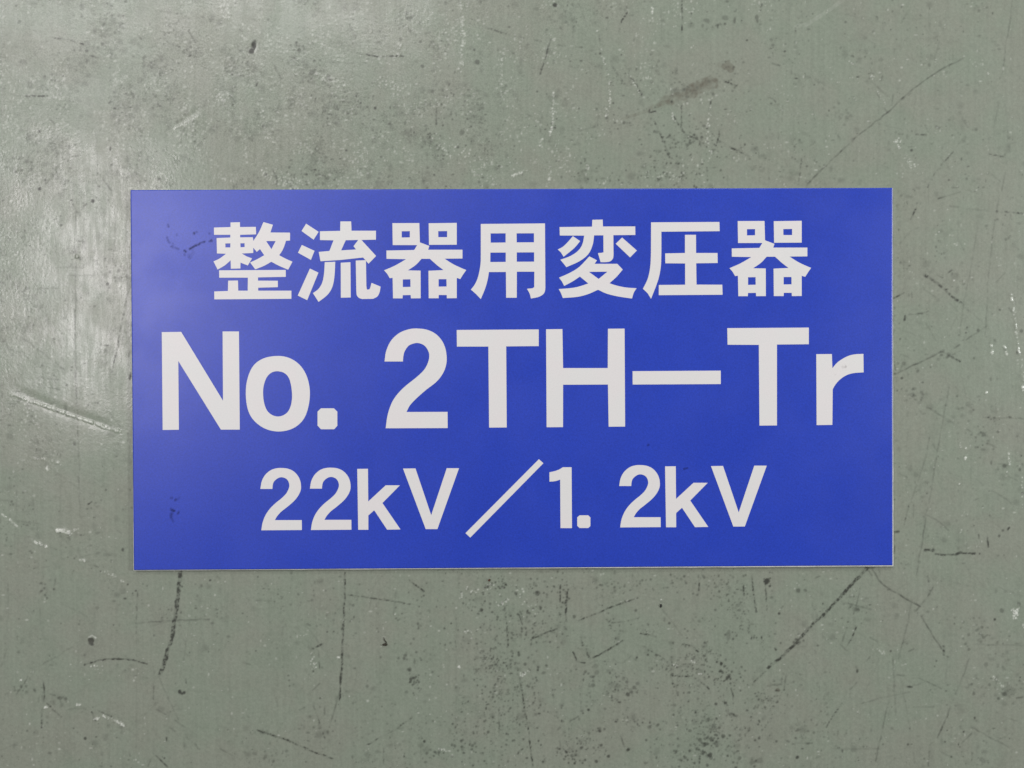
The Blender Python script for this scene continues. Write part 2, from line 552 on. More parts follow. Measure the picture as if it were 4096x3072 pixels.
for x, y, r, s in [(1520, 105, 10, .8), (1548, 117, 10, .8), (1550, 200, 14, .6), (1680, 175, 28, .4), (1650, 225, 20, .35),
                   (1840, 150, 24, .35), (1840, 210, 16, .6), (1925, 100, 10, .6), (1985, 178, 7, .9), (2030, 345, 9, .9),
                   (1855, 15, 14, .5), (980, 85, 13, .3), (255, 600, 10, .75), (762, 460, 11, .85), (792, 520, 6, .8),
                   (1715, 890, 8, .85), (1795, 1220, 22, .45), (1350, 1330, 14, .7), (1440, 1415, 15, .85), (1370, 1410, 10, .8),
                   (1120, 1248, 7, .9), (1310, 1490, 9, .8), (710, 1095, 18, .35), (375, 1103, 9, .85), (385, 1027, 7, .9),
                   (298, 812, 8, .85), (218, 790, 9, .8), (875, 890, 8, .95), (578, 937, 8, .85), (945, 473, 6, .9),
                   (205, 1090, 7, .9), (290, 1117, 7, .8), (985, 1470, 8, .8), (1830, 1535, 9, .8), (855, 1160, 7, .9),
                   (1045, 687, 7, .9), (1100, 785, 8, .9), (1815, 1272, 8, .9), (915, 1112, 7, .7), (930, 1245, 6, .9),
                   (30, 1375, 8, .8), (20, 1262, 7, .8), (1390, 630, 6, .9), (1390, 445, 5, .9), (2045, 790, 8, .7),
                   (10, 460, 13, .45), (1685, 1107, 7, .9), (1195, 197, 8, .6)]:
    B('C', x, y, r, s)
B('C', 1925, 175, 11, .6, 22)
B('C', 2115, 160, 16, .5, 34)
CL('C', 1790, 225, 40, 14, 10, .7, 8)
CL('C', 1400, 1300, 150, 150, 60, .6, 6)
CL('C', 1400, 1520, 160, 50, 34, .7, 6)
CL('C', 1550, 1220, 100, 40, 24, .75, 7)
CL('C', 1100, 1000, 140, 60, 34, .55, 7)
CL('C', 1870, 660, 60, 80, 40, .55, 6)
CL('C', 250, 1100, 130, 40, 16, .7, 6)
CL('C', 600, 1430, 90, 60, 22, .55, 6)
for a in [([(1190, 935), (1350, 880)], 48, .5), ([(1320, 880), (1560, 790)], 122, .55), ([(1540, 790), (1730, 715)], 145, .6),
          ([(1640, 730), (1760, 700)], 60, .4), ([(950, 1030), (1180, 955)], 30, .35), ([(1780, 560), (1900, 600)], 60, .35)]:
    S('C', a[0], a[1], a[2], 0, stain)
B('C', 1870, 570, 46, .4, layer=stain)
CL('C', 1500, 790, 140, 60, 60, .30, 8)
glints('C', [(360, 800), (355, 1080), (325, 1160)], 12, 40, .06, .7)
glints('C', [(730, 250), (840, 700), (850, 860), (815, 1000)], 14, 40, .06, .7)
glints('C', [(1010, 650), (1130, 850)], 12, 18, .06, .7)
glints('C', [(0, 1520), (110, 1480)], 14, 18, .06, .7)
glints('C', [(340, 1510), (295, 1610)], 12, 16, .06, .7)
glints('C', [(1725, 850), (1690, 1190), (1720, 1370)], 16, 34, .06, .6)
glints('C', [(1380, 980), (1400, 1050)], 12, 12, .06, .7)
glints('C', [(1130, 1480), (1500, 1540)], 40, 30, .05, .5)
glints('C', [(240, 1270), (260, 1190)], 12, 10, .06, .6)
glints('C', [(640, 1520), (660, 1420)], 14, 10, .06, .7)
glints('C', [(1210, 70), (1215, 120)], 10, 6, .06, .7)
# black chip at the top edge
B('C', 372, 42, 21, .97)
S('C', [(352, 34), (365, 50)], 12, .8)
B('C', 402, 18, 9, .4)
dome('C', 375, 42, 24, -0.2)
# --- top right
S('D', [(1700, 495), (1500, 600), (1300, 735), (1180, 835), (1040, 965), (930, 1050), (840, 1120), (720, 1225), (610, 1325),
        (480, 1455), (415, 1510), (330, 1605)], 10, .68)
S('D', [(1120, 885), (1230, 805)], 22, .35)
S('D', [(470, 1460), (340, 1600)], 13, .3)
for a in [([(30, 545), (105, 565)], 9, .75), ([(0, 840), (40, 850), (65, 880)], 9, .75), ([(465, 715), (495, 735)], 9, .5),
          ([(990, 655), (980, 695)], 13, .75), ([(880, 690), (960, 760), (1030, 830)], 6, .45), ([(1000, 930), (1030, 965)], 7, .5),
          ([(1080, 815), (1070, 910)], 7, .45), ([(945, 810), (960, 840)], 9, .45),
          ([(2110, 0), (2085, 220), (2050, 440), (2035, 590), (2000, 680)], 7, .5), ([(1990, 900), (1950, 1100)], 8, .32),
          ([(1640, 1250), (1700, 1180)], 6, .4), ([(1655, 1250), (1710, 1190)], 6, .3), ([(1600, 1310), (1440, 1500), (1380, 1620)], 9, .45, 1),
          ([(1490, 1355), (1570, 1460)], 5, .5), ([(1500, 1290), (1525, 1245)], 8, .4), ([(1910, 1330), (2050, 1360)], 9, .55, 1),
          ([(1910, 1485), (2010, 1570)], 8, .4), ([(2050, 1490), (2020, 1650)], 10, .35), ([(1590, 1622), (1650, 1618)], 10, .75),
          ([(1120, 1160), (1170, 1160)], 10, .4), ([(1270, 1160), (1370, 1165)], 10, .6, 1), ([(1370, 1100), (1385, 1140)], 8, .75),
          ([(290, 1370), (275, 1490), (260, 1600)], 9, .55, 1), ([(205, 560), (205, 640)], 8, .35), ([(130, 900), (120, 1050)], 7, .25),
          ([(1210, 100), (1150, 200)], 14, .25), ([(1280, 840), (1240, 1080)], 6, .25), ([(490, 1140), (510, 1210)], 6, .3),
          ([(600, 1165), (625, 1210)], 9, .4), ([(1900, 1200), (2050, 1130)], 8, .25), ([(1980, 1280), (2140, 1230)], 8, .25),
          ([(1720, 1245), (1760, 1240)], 10, .4), ([(1440, 530), (1480, 350)], 9, .18), ([(2110, 580), (2210, 570)], 6, .22),
          ([(1730, 1640), (1760, 1655)], 8, .5), ([(0, 430), (50, 405)], 9, .4, 1)]:
    S('D', *a)
for x, y, r, s in [(1240, 1300, 11, .8), (230, 1265, 11, .65), (235, 1375, 9, .95), (1010, 195, 9, .7), (1060, 255, 7, .75),
                   (1340, 297, 9, .5), (670, 190, 10, .5), (870, 770, 8, .5), (740, 835, 8, .4), (975, 520, 16, .25),
                   (1110, 340, 7, .6), (1280, 1160, 8, .8), (1260, 1340, 8, .5), (1470, 780, 7, .6), (325, 1065, 8, .5),
                   (705, 660, 7, .5), (560, 1110, 7, .5), (150, 380, 9, .4), (30, 345, 14, .35), (1930, 705, 7, .7),
                   (1155, 60, 9, .5), (850, 1355, 12, .3), (740, 1390, 12, .3), (350, 350, 8, .5), (920, 405, 11, .3)]:
    B('D', x, y, r, s)
CL('D', 1250, 1180, 150, 90, 30, .4, 7)
CL('D', 600, 1000, 60, 60, 24, .25, 8)
CL('D', 1000, 200, 200, 100, 30, .4, 6)
glints('D', [(1090, 1220), (1140, 1220), (1130, 1280)], 16, 26, .06, .6)
glints('D', [(1190, 1350), (1260, 1450)], 30, 22, .05, .5)
glints('D', [(890, 650), (910, 660)], 16, 8, .06, .6)
glints('D', [(940, 780), (1020, 900)], 10, 12, .05, .4)
glints('D', [(600, 710), (600, 715)], 4, 2, .07, .9)
glints('D', [(690, 520), (730, 550)], 8, 4, .07, .7)
glints('D', [(850, 1505), (1430, 1490)], 10, 5, .07, .8)
glints('D', [(1900, 630), (1905, 640)], 6, 3, .07, .7)
S('D', [(640, 10), (360, 195), (240, 230)], 40, .12, 0, pale)
# --- bottom left
S('E', [(1562, -40), (1555, 30), (1545, 100), (1530, 220), (1510, 350), (1485, 520), (1440, 670), (1405, 790), (1390, 840)], 42, 1.0, 1)
S('E', [(1570, -40), (1552, 100), (1535, 220), (1515, 350), (1490, 520), (1445, 670), (1410, 790)], 12, .75, 1)
S('E', [(1549, -40), (1540, 60), (1524, 220), (1500, 380)], 10, .6, 1)
S('E', [(728, 768), (800, 745), (900, 722), (1020, 718), (1150, 725), (1270, 760)], 11, .9, 1)
S('E', [(728, 768), (800, 745), (900, 722), (1020, 718), (1150, 725), (1270, 760)], 6, .45)
for a in [([(1170, 408), (1480, 388), (1810, 375)], 7, .65), ([(1290, 435), (1450, 395)], 5, .4),
          ([(375, 920), (382, 990)], 13, .75), ([(385, 1005), (378, 1085)], 13, .8), ([(335, 1030), (335, 1080)], 20, .5),
          ([(360, 1155), (360, 1310)], 14, .6, 1), ([(400, 1100), (440, 1130)], 9, .75), ([(450, 1150), (515, 1205)], 8, .65),
          ([(430, 1020), (560, 1060)], 10, .35, 1), ([(240, 870), (140, 1030)], 12, .4, 1), ([(630, 610), (480, 700), (360, 770)], 8, .4),
          ([(60, 630), (10, 780)], 9, .3), ([(575, 1160), (620, 1145), (740, 1150)], 8, .38), ([(840, 1160), (960, 1215)], 9, .7, 1),
          ([(790, 1170), (825, 1250)], 9, .5, 1), ([(1600, 885), (1610, 925)], 10, .75), ([(1437, 1395), (1440, 1425)], 9, .85),
          ([(480, 25), (465, 90)], 8, .65), ([(1345, 1550), (1450, 1650)], 10, .85), ([(1300, 1580), (1280, 1640)], 16, .4),
          ([(1350, 1150), (1430, 1195)], 7, .55), ([(1510, 1245), (1600, 1310)], 8, .45), ([(1460, 1305), (1510, 1340)], 7, .45),
          ([(1370, 860), (1420, 980), (1480, 1110), (1540, 1240)], 8, .35), ([(1330, 960), (1325, 1060)], 16, .4, 1),
          ([(1900, 1490), (2080, 1590)], 8, .45), ([(2090, 745), (2160, 765)], 9, .45), ([(1560, 650), (1640, 690)], 7, .38),
          ([(1190, 130), (1175, 500)], 7, .4, 1), ([(1640, 380), (1610, 560), (1590, 720)], 7, .3), ([(0, 1510), (260, 1400)], 9, .2),
          ([(1320, 780), (1335, 840)], 9, .3), ([(1230, 875), (1290, 885)], 7, .35), ([(345, 280), (350, 420)], 9, .3),
          ([(70, 60), (75, 360)], 8, .25), ([(1600, 560), (1580, 760)], 6, .2), ([(1330, 780), (1330, 1560)], 6, .15),
          ([(555, 1180), (555, 1640)], 6, .2), ([(1180, 500), (1180, 1500)], 6, .2), ([(1980, 20), (1960, 300)], 7, .2)]:
    S('E', *a)
for x, y, r, s in [(1815, 38, 11, .95), (1103, 72, 8, .95), (465, 115, 9, .85), (802, 1133, 8, 1), (635, 1315, 10, .85),
                   (738, 1405, 14, .85), (435, 1130, 9, .95), (930, 905, 8, .65), (1575, 90, 9, .8), (1145, 150, 7, .9),
                   (1173, 128, 9, .85), (350, 545, 7, .8), (430, 690, 6, .8), (235, 1338, 8, .65), (1550, 998, 18, .95),
                   (1592, 1005, 14, .95), (1572, 1015, 10, .9), (1515, 930, 7, .85), (1270, 85, 12, .5), (525, 410, 8, .5),
                   (1700, 1110, 9, .45), (730, 683, 10, .4), (730, 766, 9, 1), (1235, 70, 8, .7), (255, 78, 7, .7),
                   (1455, 290, 7, .7), (980, 423, 5, .9), (1800, 655, 5, .9), (162, 370, 7, .8), (45, 583, 6, .8),
                   (1370, 848, 6, .9), (1650, 1612, 7, .7), (685, 1587, 8, .5), (1080, 815, 9, .4), (840, 275, 16, .3),
                   (2135, 352, 7, .8), (1330, 515, 10, .5), (1270, 760, 10, .4), (670, 1352, 9, .55)]:
    B('E', x, y, r, s)
CL('E', 360, 100, 30, 40, 14, .5, 7)
CL('E', 220, 960, 60, 30, 14, .5, 9)
CL('E', 490, 1080, 60, 50, 14, .45, 8)
B('E', 788, 560, 30, .82, 31)
B('E', 797, 590, 14, .9)
B('E', 785, 560, 24, .3, layer=stain)
dome('E', 788, 558, 38, -0.32)
S('E', [(765, 528), (797, 520), (825, 535)], 8, .75, 0, pale)
dome('E', 797, 522, 10, .09)
glints('E', [(890, 1210), (1000, 1255), (1090, 1300)], 12, 40, .07, .8)
glints('E', [(820, 1235), (860, 1235)], 14, 16, .08, .9)
glints('E', [(380, 1140), (415, 1135)], 8, 10, .08, .9)
glints('E', [(660, 1110), (700, 1125)], 10, 8, .07, .7)
glints('E', [(790, 770), (880, 815)], 26, 10, .07, .7)
glints('E', [(175, 897), (180, 900)], 8, 4, .07, .8)
glints('E', [(1040, 45), (1080, 50)], 10, 7, .06, .7)
groove('E', [(860, 1175), (980, 1225), (1100, 1285)], 20, .08)
# --- bottom, second quarter
S('F', [(770, -30), (768, 180), (760, 280), (762, 350), (755, 470), (748, 560), (742, 680), (742, 760), (735, 840), (728, 920),
        (725, 1010), (722, 1070)], 13, .9, 1)
S('F', [(752, 420), (748, 560), (742, 700)], 18, .95, 1)
S('F', [(742, 750), (735, 850), (727, 940)], 18, .95, 1)
S('F', [(752, 520), (742, 700)], 8, .5)
for a in [([(720, 1010), (680, 1140), (635, 1310)], 6, .6), ([(500, 1130), (530, 1210), (560, 1300), (600, 1410)], 7, .6, 1),
          ([(1320, 35), (1450, 130)], 11, .95, 1), ([(770, 160), (950, 185), (1100, 205), (1330, 245)], 8, .55, 1),
          ([(1040, 20), (990, 230), (975, 300)], 6, .3), ([(1210, 130), (1190, 330)], 7, .35), ([(485, 990), (550, 930)], 8, .75),
          ([(370, 1160), (420, 1135)], 8, .5), ([(590, 1130), (592, 1200)], 9, .65), ([(470, 640), (540, 605), (590, 580)], 16, .5, 1),
          ([(545, 740), (550, 800)], 8, .8), ([(535, 640), (545, 700)], 10, .4),
          ([(10, 1330), (60, 1350), (140, 1375), (270, 1420), (430, 1490), (550, 1540), (660, 1580)], 14, .75, 1),
          ([(10, 1330), (60, 1350), (140, 1375), (270, 1420), (430, 1490)], 7, .35),
          ([(960, 1460), (1070, 1395), (1180, 1340), (1340, 1230)], 9, .5, 1), ([(1100, 1490), (1100, 1630)], 8, .55, 1),
          ([(1025, 1550), (1025, 1600)], 7, .45), ([(1730, 340), (1730, 900), (1730, 1300)], 5, .3),
          ([(2150, 340), (2170, 450), (2180, 600)], 10, .65, 1), ([(2100, 1150), (2100, 1380)], 9, .4, 1), ([(0, 210), (160, 220)], 7, .3),
          ([(690, 1030), (690, 1140)], 5, .25), ([(890, 700), (850, 960)], 6, .22), ([(440, 215), (480, 213)], 10, .35),
          ([(700, 690), (740, 680)], 10, .35), ([(150, 960), (190, 1130)], 7, .22), ([(550, 150), (550, 420)], 7, .15)]:
    S('F', *a)
for x, y, r, s in [(290, 950, 11, .9), (285, 902, 8, .75), (278, 860, 7, .6), (615, 483, 8, .85), (672, 480, 9, .85),
                   (1688, 410, 11, 1), (1940, 445, 12, .85), (1865, 297, 7, .9), (1900, 543, 7, .9),
                   (1990, 703, 8, .9), (2140, 750, 9, .9), (2105, 795, 8, .9), (1075, 703, 11, .5), (1088, 1128, 8, .85),
                   (182, 623, 8, .5), (432, 1605, 10, .6), (712, 1112, 7, 1), (190, 157, 6, .9), (1455, 1430, 10, .95),
                   (1510, 1437, 7, .95), (1525, 830, 12, .5), (1280, 1560, 8, .9), (495, 822, 13, .85), (553, 1055, 9, .75),
                   (1780, 1605, 9, .6), (1975, 1600, 9, .7), (30, 1605, 7, .7), (910, 1308, 9, .4), (965, 905, 7, .6),
                   (1218, 737, 6, .9), (710, 208, 13, .4), (768, 175, 8, .95), (760, 278, 7, .9), (1435, 217, 6, .9), (1570, 215, 6, .9),
                   (1410, 265, 8, .9), (1358, 197, 6, .9)]:
    B('F', x, y, r, s)
B('F', 845, 355, 8, .8, 14)
CL('F', 2080, 75, 90, 45, 46, .9, 6)
CL('F', 2000, 230, 130, 90, 40, .7, 6)
CL('F', 1450, 400, 200, 180, 60, .6, 6)
CL('F', 1380, 920, 40, 70, 34, .7, 7)
CL('F', 1350, 760, 45, 60, 22, .5, 8)
CL('F', 2050, 900, 110, 300, 110, .7, 6)
CL('F', 1900, 1450, 180, 120, 90, .65, 7)
CL('F', 800, 300, 200, 200, 60, .45, 6)
CL('F', 250, 250, 200, 150, 40, .4, 6)
CL('F', 1550, 1530, 30, 30, 14, .7, 9)
CL('F', 1100, 1300, 200, 160, 40, .4, 6)
CL('F', 2000, 500, 120, 200, 50, .7, 6)
CL('F', 130, 1560, 100, 60, 20, .45, 8)
glints('F', [(490, 650), (505, 830)], 24, 18, .07, .8)
glints('F', [(690, 705), (725, 705)], 8, 7, .08, .9)
glints('F', [(2080, 260), (2180, 200)], 16, 22, .07, .7)
glints('F', [(1580, 1500), (1680, 1510)], 10, 12, .06, .6)
glints('F', [(1780, 160), (2150, 60)], 50, 24, .06, .7)
glints('F', [(1200, 328), (1202, 330)], 3, 2, .08, 1.)
glints('F', [(805, 1042), (806, 1043)], 3, 2, .08, 1.)
glints('F', [(1750, 780), (1760, 790)], 10, 6, .06, .7)
glints('F', [(1800, 490), (1850, 480)], 10, 9, .06, .6)
# --- bottom, third quarter
for a in [([(1100, 185), (940, 240), (800, 295), (660, 350), (540, 395)], 8, .75, 1), ([(390, 455), (180, 540)], 10, .65, 1),
          ([(700, 705), (790, 660), (860, 620), (955, 560)], 12, .95, 1), ([(700, 705), (790, 660), (860, 620), (955, 560)], 6, .4),
          ([(640, 630), (655, 680), (675, 710)], 17, .65, 1),
          ([(525, 655), (545, 690), (560, 740), (630, 750)], 11, .75, 1), ([(420, 80), (420, 220), (470, 230)], 11, .75, 1),
          ([(480, 130), (470, 250), (465, 330), (475, 390)], 16, .65, 1), ([(450, 440), (480, 470)], 12, .6),
          ([(590, 530), (610, 600)], 17, .55, 1), ([(60, 330), (90, 420)], 9, .85), ([(1290, 285), (1350, 350), (1450, 490), (1470, 515)], 6, .4),
          ([(800, 365), (870, 405), (960, 395), (1100, 360)], 8, .55, 1), ([(820, 740), (960, 750), (1030, 690)], 7, .35),
          ([(1120, 600), (1240, 670), (1320, 720)], 11, .65, 1), ([(1100, 495), (1190, 510), (1240, 525)], 13, .65, 1),
          ([(1470, 590), (1560, 605)], 9, .8, 1), ([(1590, 640), (1610, 655)], 11, .95), ([(1380, 860), (1540, 870)], 13, .65, 1),
          ([(1600, 900), (1680, 950), (1720, 1020)], 12, .5, 1), ([(1420, 790), (1560, 770)], 7, .4),
          ([(2070, 0), (2085, 130), (2090, 200), (2110, 300)], 11, .75, 1), ([(2190, 60), (2195, 150), (2205, 300)], 11, .65, 1),
          ([(1620, 0), (1615, 140)], 8, .75, 1), ([(2000, 80), (2005, 150)], 9, .75, 1), ([(1300, 105), (1350, 98)], 9, .75),
          ([(1900, 290), (1970, 240)], 22, .3), ([(1890, 970), (1905, 1010), (1908, 1065)], 9, .85), ([(500, 1255), (570, 1215)], 14, .75),
          ([(385, 1335), (415, 1310)], 18, .5), ([(500, 1265), (610, 1330)], 9, .3), ([(940, 1380), (970, 1475)], 8, .75),
          ([(440, 1490), (470, 1520)], 8, .85), ([(410, 1420), (420, 1490)], 6, .4),
          ([(40, 780), (70, 900), (110, 1150), (140, 1330), (160, 1500), (180, 1640)], 9, .6, 1),
          ([(1840, 1080), (1870, 1180), (1950, 1210)], 30, .4, 1), ([(2200, 690), (2160, 740)], 10, .45), ([(2190, 820), (2090, 920)], 18, .45, 1),
          ([(50, 1535), (100, 1480)], 14, .35, 1), ([(730, 730), (560, 800)], 9, .2), ([(590, 1010), (600, 1180)], 6, .3, 1)]:
    S('G', *a)
for x, y, r, s in [(180, 535, 11, .85), (535, 350, 16, .6), (1075, 295, 14, .6), (660, 1158, 11, .95), (615, 1185, 9, .95),
                   (305, 92, 9, 1), (345, 130, 9, .9), (215, 150, 22, .55), (35, 145, 14, .6), (620, 850, 7, .9), (270, 835, 18, .45),
                   (1080, 705, 8, .95), (1588, 1183, 10, .95), (1513, 537, 8, .95), (2015, 1315, 8, .9), (2175, 1075, 10, .9),
                   (2100, 1015, 9, .85), (1965, 1575, 20, .5), (2075, 1600, 28, .38), (2140, 1600, 28, .32), (730, 1600, 14, .75),
                   (630, 1590, 16, .85), (540, 1585, 9, .95), (540, 1620, 9, .95), (1000, 1503, 16, .95), (200, 1055, 7, .9),
                   (250, 1460, 8, .8), (230, 1425, 7, .9), (2200, 40, 24, .85), (1045, 1035, 7, .8), (1500, 705, 8, .6), (1175, 680, 8, .9),
                   (1245, 685, 12, .7), (1385, 772, 9, .9), (1425, 790, 12, .7), (875, 372, 8, .8), (895, 762, 6, .9), (1400, 1115, 16, .4),
                   (2120, 1135, 14, .45), (1250, 1410, 7, .7), (785, 1015, 10, .6)]:
    B('G', x, y, r, s)
B('G', 1870, 500, 22, .35, 48)
B('G', 2190, 35, 30, .8, t=1)
CL('G', 1850, 860, 110, 75, 70, .9, 7)
CL('G', 200, 150, 150, 100, 60, .7, 6)
CL('G', 250, 380, 130, 80, 50, .6, 6)
CL('G', 80, 480, 90, 120, 50, .65, 7)
CL('G', 450, 180, 40, 100, 24, .7, 7)
CL('G', 1600, 700, 170, 120, 60, .65, 6)
CL('G', 1650, 1100, 180, 200, 90, .65, 6)
CL('G', 1800, 1420, 200, 140, 130, .7, 7)
CL('G', 1700, 1450, 60, 80, 26, .6, 12)
CL('G', 700, 1000, 300, 150, 90, .45, 6)
CL('G', 1050, 980, 40, 25, 12, .55, 9)
CL('G', 600, 1560, 160, 60, 40, .7, 7)
CL('G', 1250, 1285, 50, 18, 14, .55, 8)
CL('G', 1000, 90, 260, 70, 60, .5, 6)
CL('G', 1700, 60, 250, 60, 60, .65, 6)
CL('G', 1900, 300, 200, 150, 60, .6, 6)
CL('G', 130, 850, 90, 150, 40, .7, 7)
CL('G', 150, 1250, 140, 180, 60, .6, 6)
CL('G', 720, 890, 40, 60, 16, .5, 10)
CL('G', 740, 1340, 60, 30, 14, .6, 7)
CL('G', 1450, 1560, 160, 60, 40, .6, 7)
glints('G', [(1610, 845), (1635, 845)], 6, 6, .08, .9)
glints('G', [(1390, 765), (1440, 775)], 10, 7, .07, .8)
glints('G', [(60, 870), (130, 830)], 20, 16, .06, .7)
glints('G', [(1550, 735), (1590, 730)], 20, 8, .06, .6)
glints('G', [(1288, 203), (1289, 204)], 2, 2, .08, 1.)
glints('G', [(0, 60), (200, 330)], 60, 20, .06, .6)
# --- bottom right
S('H', [(800, 0), (700, 95), (640, 160), (540, 275), (440, 370), (350, 460), (250, 575), (160, 660), (60, 745), (0, 795)], 30, .82, 1)
S('H', [(900, -100), (800, 0), (700, 95), (640, 160), (540, 275), (440, 370), (350, 460), (250, 575), (160, 660)], 12, .5, 1)
S('H', [(900, -60), (990, 70), (1120, 155), (1240, 225), (1320, 265)], 9, .85)
for a in [([(1430, 90), (1370, 190), (1270, 310)], 10, .5), ([(1320, 340), (1380, 440), (1450, 555), (1500, 630)], 10, .75),
          ([(1515, 610), (1520, 680)], 22, .6, 1), ([(1540, 690), (1560, 700)], 10, .55), ([(1250, 180), (1210, 380), (1160, 590), (1130, 720)], 9, .4),
          ([(1160, 580), (1215, 560)], 7, .4), ([(765, 430), (740, 500), (690, 595)], 9, .9, 1), ([(640, 570), (680, 450)], 8, .5),
          ([(620, 585), (680, 645)], 7, .55), ([(470, 510), (530, 585)], 8, .45), ([(880, 530), (950, 570)], 8, .5),
          ([(800, 90), (780, 190), (740, 330)], 9, .4, 1), ([(630, 215), (760, 255), (890, 290)], 8, .45), ([(160, 830), (140, 980)], 8, .65),
          ([(850, 735), (880, 700)], 8, .5), ([(115, 280), (130, 262)], 9, .95), ([(1200, 955), (1245, 960)], 15, .95), ([(1245, 950), (1320, 930)], 8, .35),
          ([(1300, 880), (1400, 925), (1500, 975)], 9, .7), ([(1110, 855), (1175, 860)], 10, .6), ([(780, 1110), (1000, 1050), (1220, 1005)], 8, .38),
          ([(1080, 700), (1090, 900), (1105, 1200)], 6, .5), ([(1045, 1090), (1010, 1220), (985, 1360), (950, 1490), (930, 1610)], 9, .55),
          ([(1575, 1130), (1530, 1250), (1465, 1395)], 13, .6), ([(1420, 1435), (1400, 1460)], 13, .42), ([(1395, 1510), (1385, 1640)], 14, .48),
          ([(1740, 710), (1680, 880), (1620, 1020)], 13, .38), ([(1750, 1305), (1900, 1385), (2080, 1480)], 10, .55), ([(1760, 1360), (1670, 1450)], 12, .42),
          ([(1790, 590), (2210, 600)], 7, .38), ([(2150, 1055), (2210, 1045)], 13, .65), ([(210, 1455), (250, 1445), (380, 1445)], 14, .65),
          ([(140, 1410), (185, 1435)], 10, .5), ([(560, 1490), (960, 1495)], 7, .32), ([(640, 1100), (590, 1170), (500, 1310)], 10, .55, 1),
          ([(270, 1290), (250, 1230)], 8, .55), ([(770, 920), (710, 980)], 11, .42), ([(600, 930), (585, 860)], 7, .35), ([(365, 980), (380, 1000)], 13, .5),
          ([(1480, 1510), (1590, 1570)], 7, .45), ([(1380, 0), (1385, 50)], 11, .75), ([(1900, 20), (1905, 75)], 9, .38), ([(0, 30), (20, 20)], 16, .95),
          ([(1210, 655), (1260, 630)], 8, .5), ([(1530, 1000), (1550, 700)], 6, .25), ([(1250, 1130), (1420, 1130)], 7, .25), ([(410, 1575), (450, 1560)], 9, .4),
          ([(180, 620), (450, 600)], 7, .2), ([(400, 20), (450, 0)], 9, .4), ([(2020, 1210), (2150, 1255)], 7, .3), ([(600, 1390), (605, 1340)], 8, .5),
          ([(660, 1390), (680, 1330)], 10, .3)]:
    S('H', *a)
for x, y, r, s in [(140, 985, 8, .75), (910, 750, 10, .6), (95, 325, 11, .95), (20, 85, 12, 1), (68, 637, 8, .95), (110, 580, 12, .7),
                   (430, 600, 11, .6), (1540, 993, 8, .7), (1405, 985, 9, .75), (1735, 635, 12, .5), (1780, 1020, 15, .5), (1880, 770, 26, .35),
                   (2080, 980, 50, .22), (255, 1565, 17, .9), (615, 1485, 9, .65), (1585, 1563, 8, .85), (1690, 1347, 9, 1), (2088, 1403, 9, .95),
                   (1208, 1458, 10, .75), (1480, 405, 7, .95), (1060, 650, 9, .75), (690, 398, 8, .8), (1455, 735, 8, .75), (1440, 782, 8, .85),
                   (418, 1065, 6, .95), (1960, 375, 9, .95), (260, 130, 19, .6), (320, 120, 17, .5), (1400, 125, 9, .5), (1460, 270, 9, .5),
                   (1930, 885, 9, .7), (1760, 935, 11, .55), (1610, 412, 7, .6), (1980, 568, 6, .7), (1225, 958, 12, .8), (1430, 1130, 10, .35),
                   (1850, 1590, 26, .3), (810, 408, 10, .45), (995, 1455, 8, .7), (825, 1475, 9, .4), (1070, 1320, 14, .28), (315, 32, 7, .8)]:
    B('H', x, y, r, s)
B('H', 772, 822, 10, .85, 20)
B('H', 88, 985, 19, .6, 14, layer=stain)
B('H', 98, 992, 10, .5)
CL('H', 1830, 480, 100, 90, 34, .4, 8)
CL('H', 2010, 990, 90, 60, 26, .4, 10)
CL('H', 450, 1330, 100, 60, 26, .45, 7)
CL('H', 400, 1000, 200, 160, 50, .3, 6)
CL('H', 750, 270, 60, 40, 14, .35, 9)
CL('H', 1650, 1000, 200, 150, 40, .3, 7)
CL('H', 250, 560, 30, 20, 10, .6, 7)
glints('H', [(2120, 300), (2150, 310), (2120, 370)], 22, 46, .09, .95)
groove('H', [(2080, 290), (2170, 330)], 60, .25)
B('H', 2020, 300, 18, .5)
B('H', 2170, 240, 18, .45)
glints('H', [(1930, 860), (2030, 960)], 18, 20, .06, .6)
glints('H', [(2205, 420), (2210, 440)], 8, 6, .08, .8)
glints('H', [(960, 640), (1010, 680)], 20, 12, .05, .4)
glints('H', [(760, 1160), (790, 1190)], 10, 6, .05, .4)
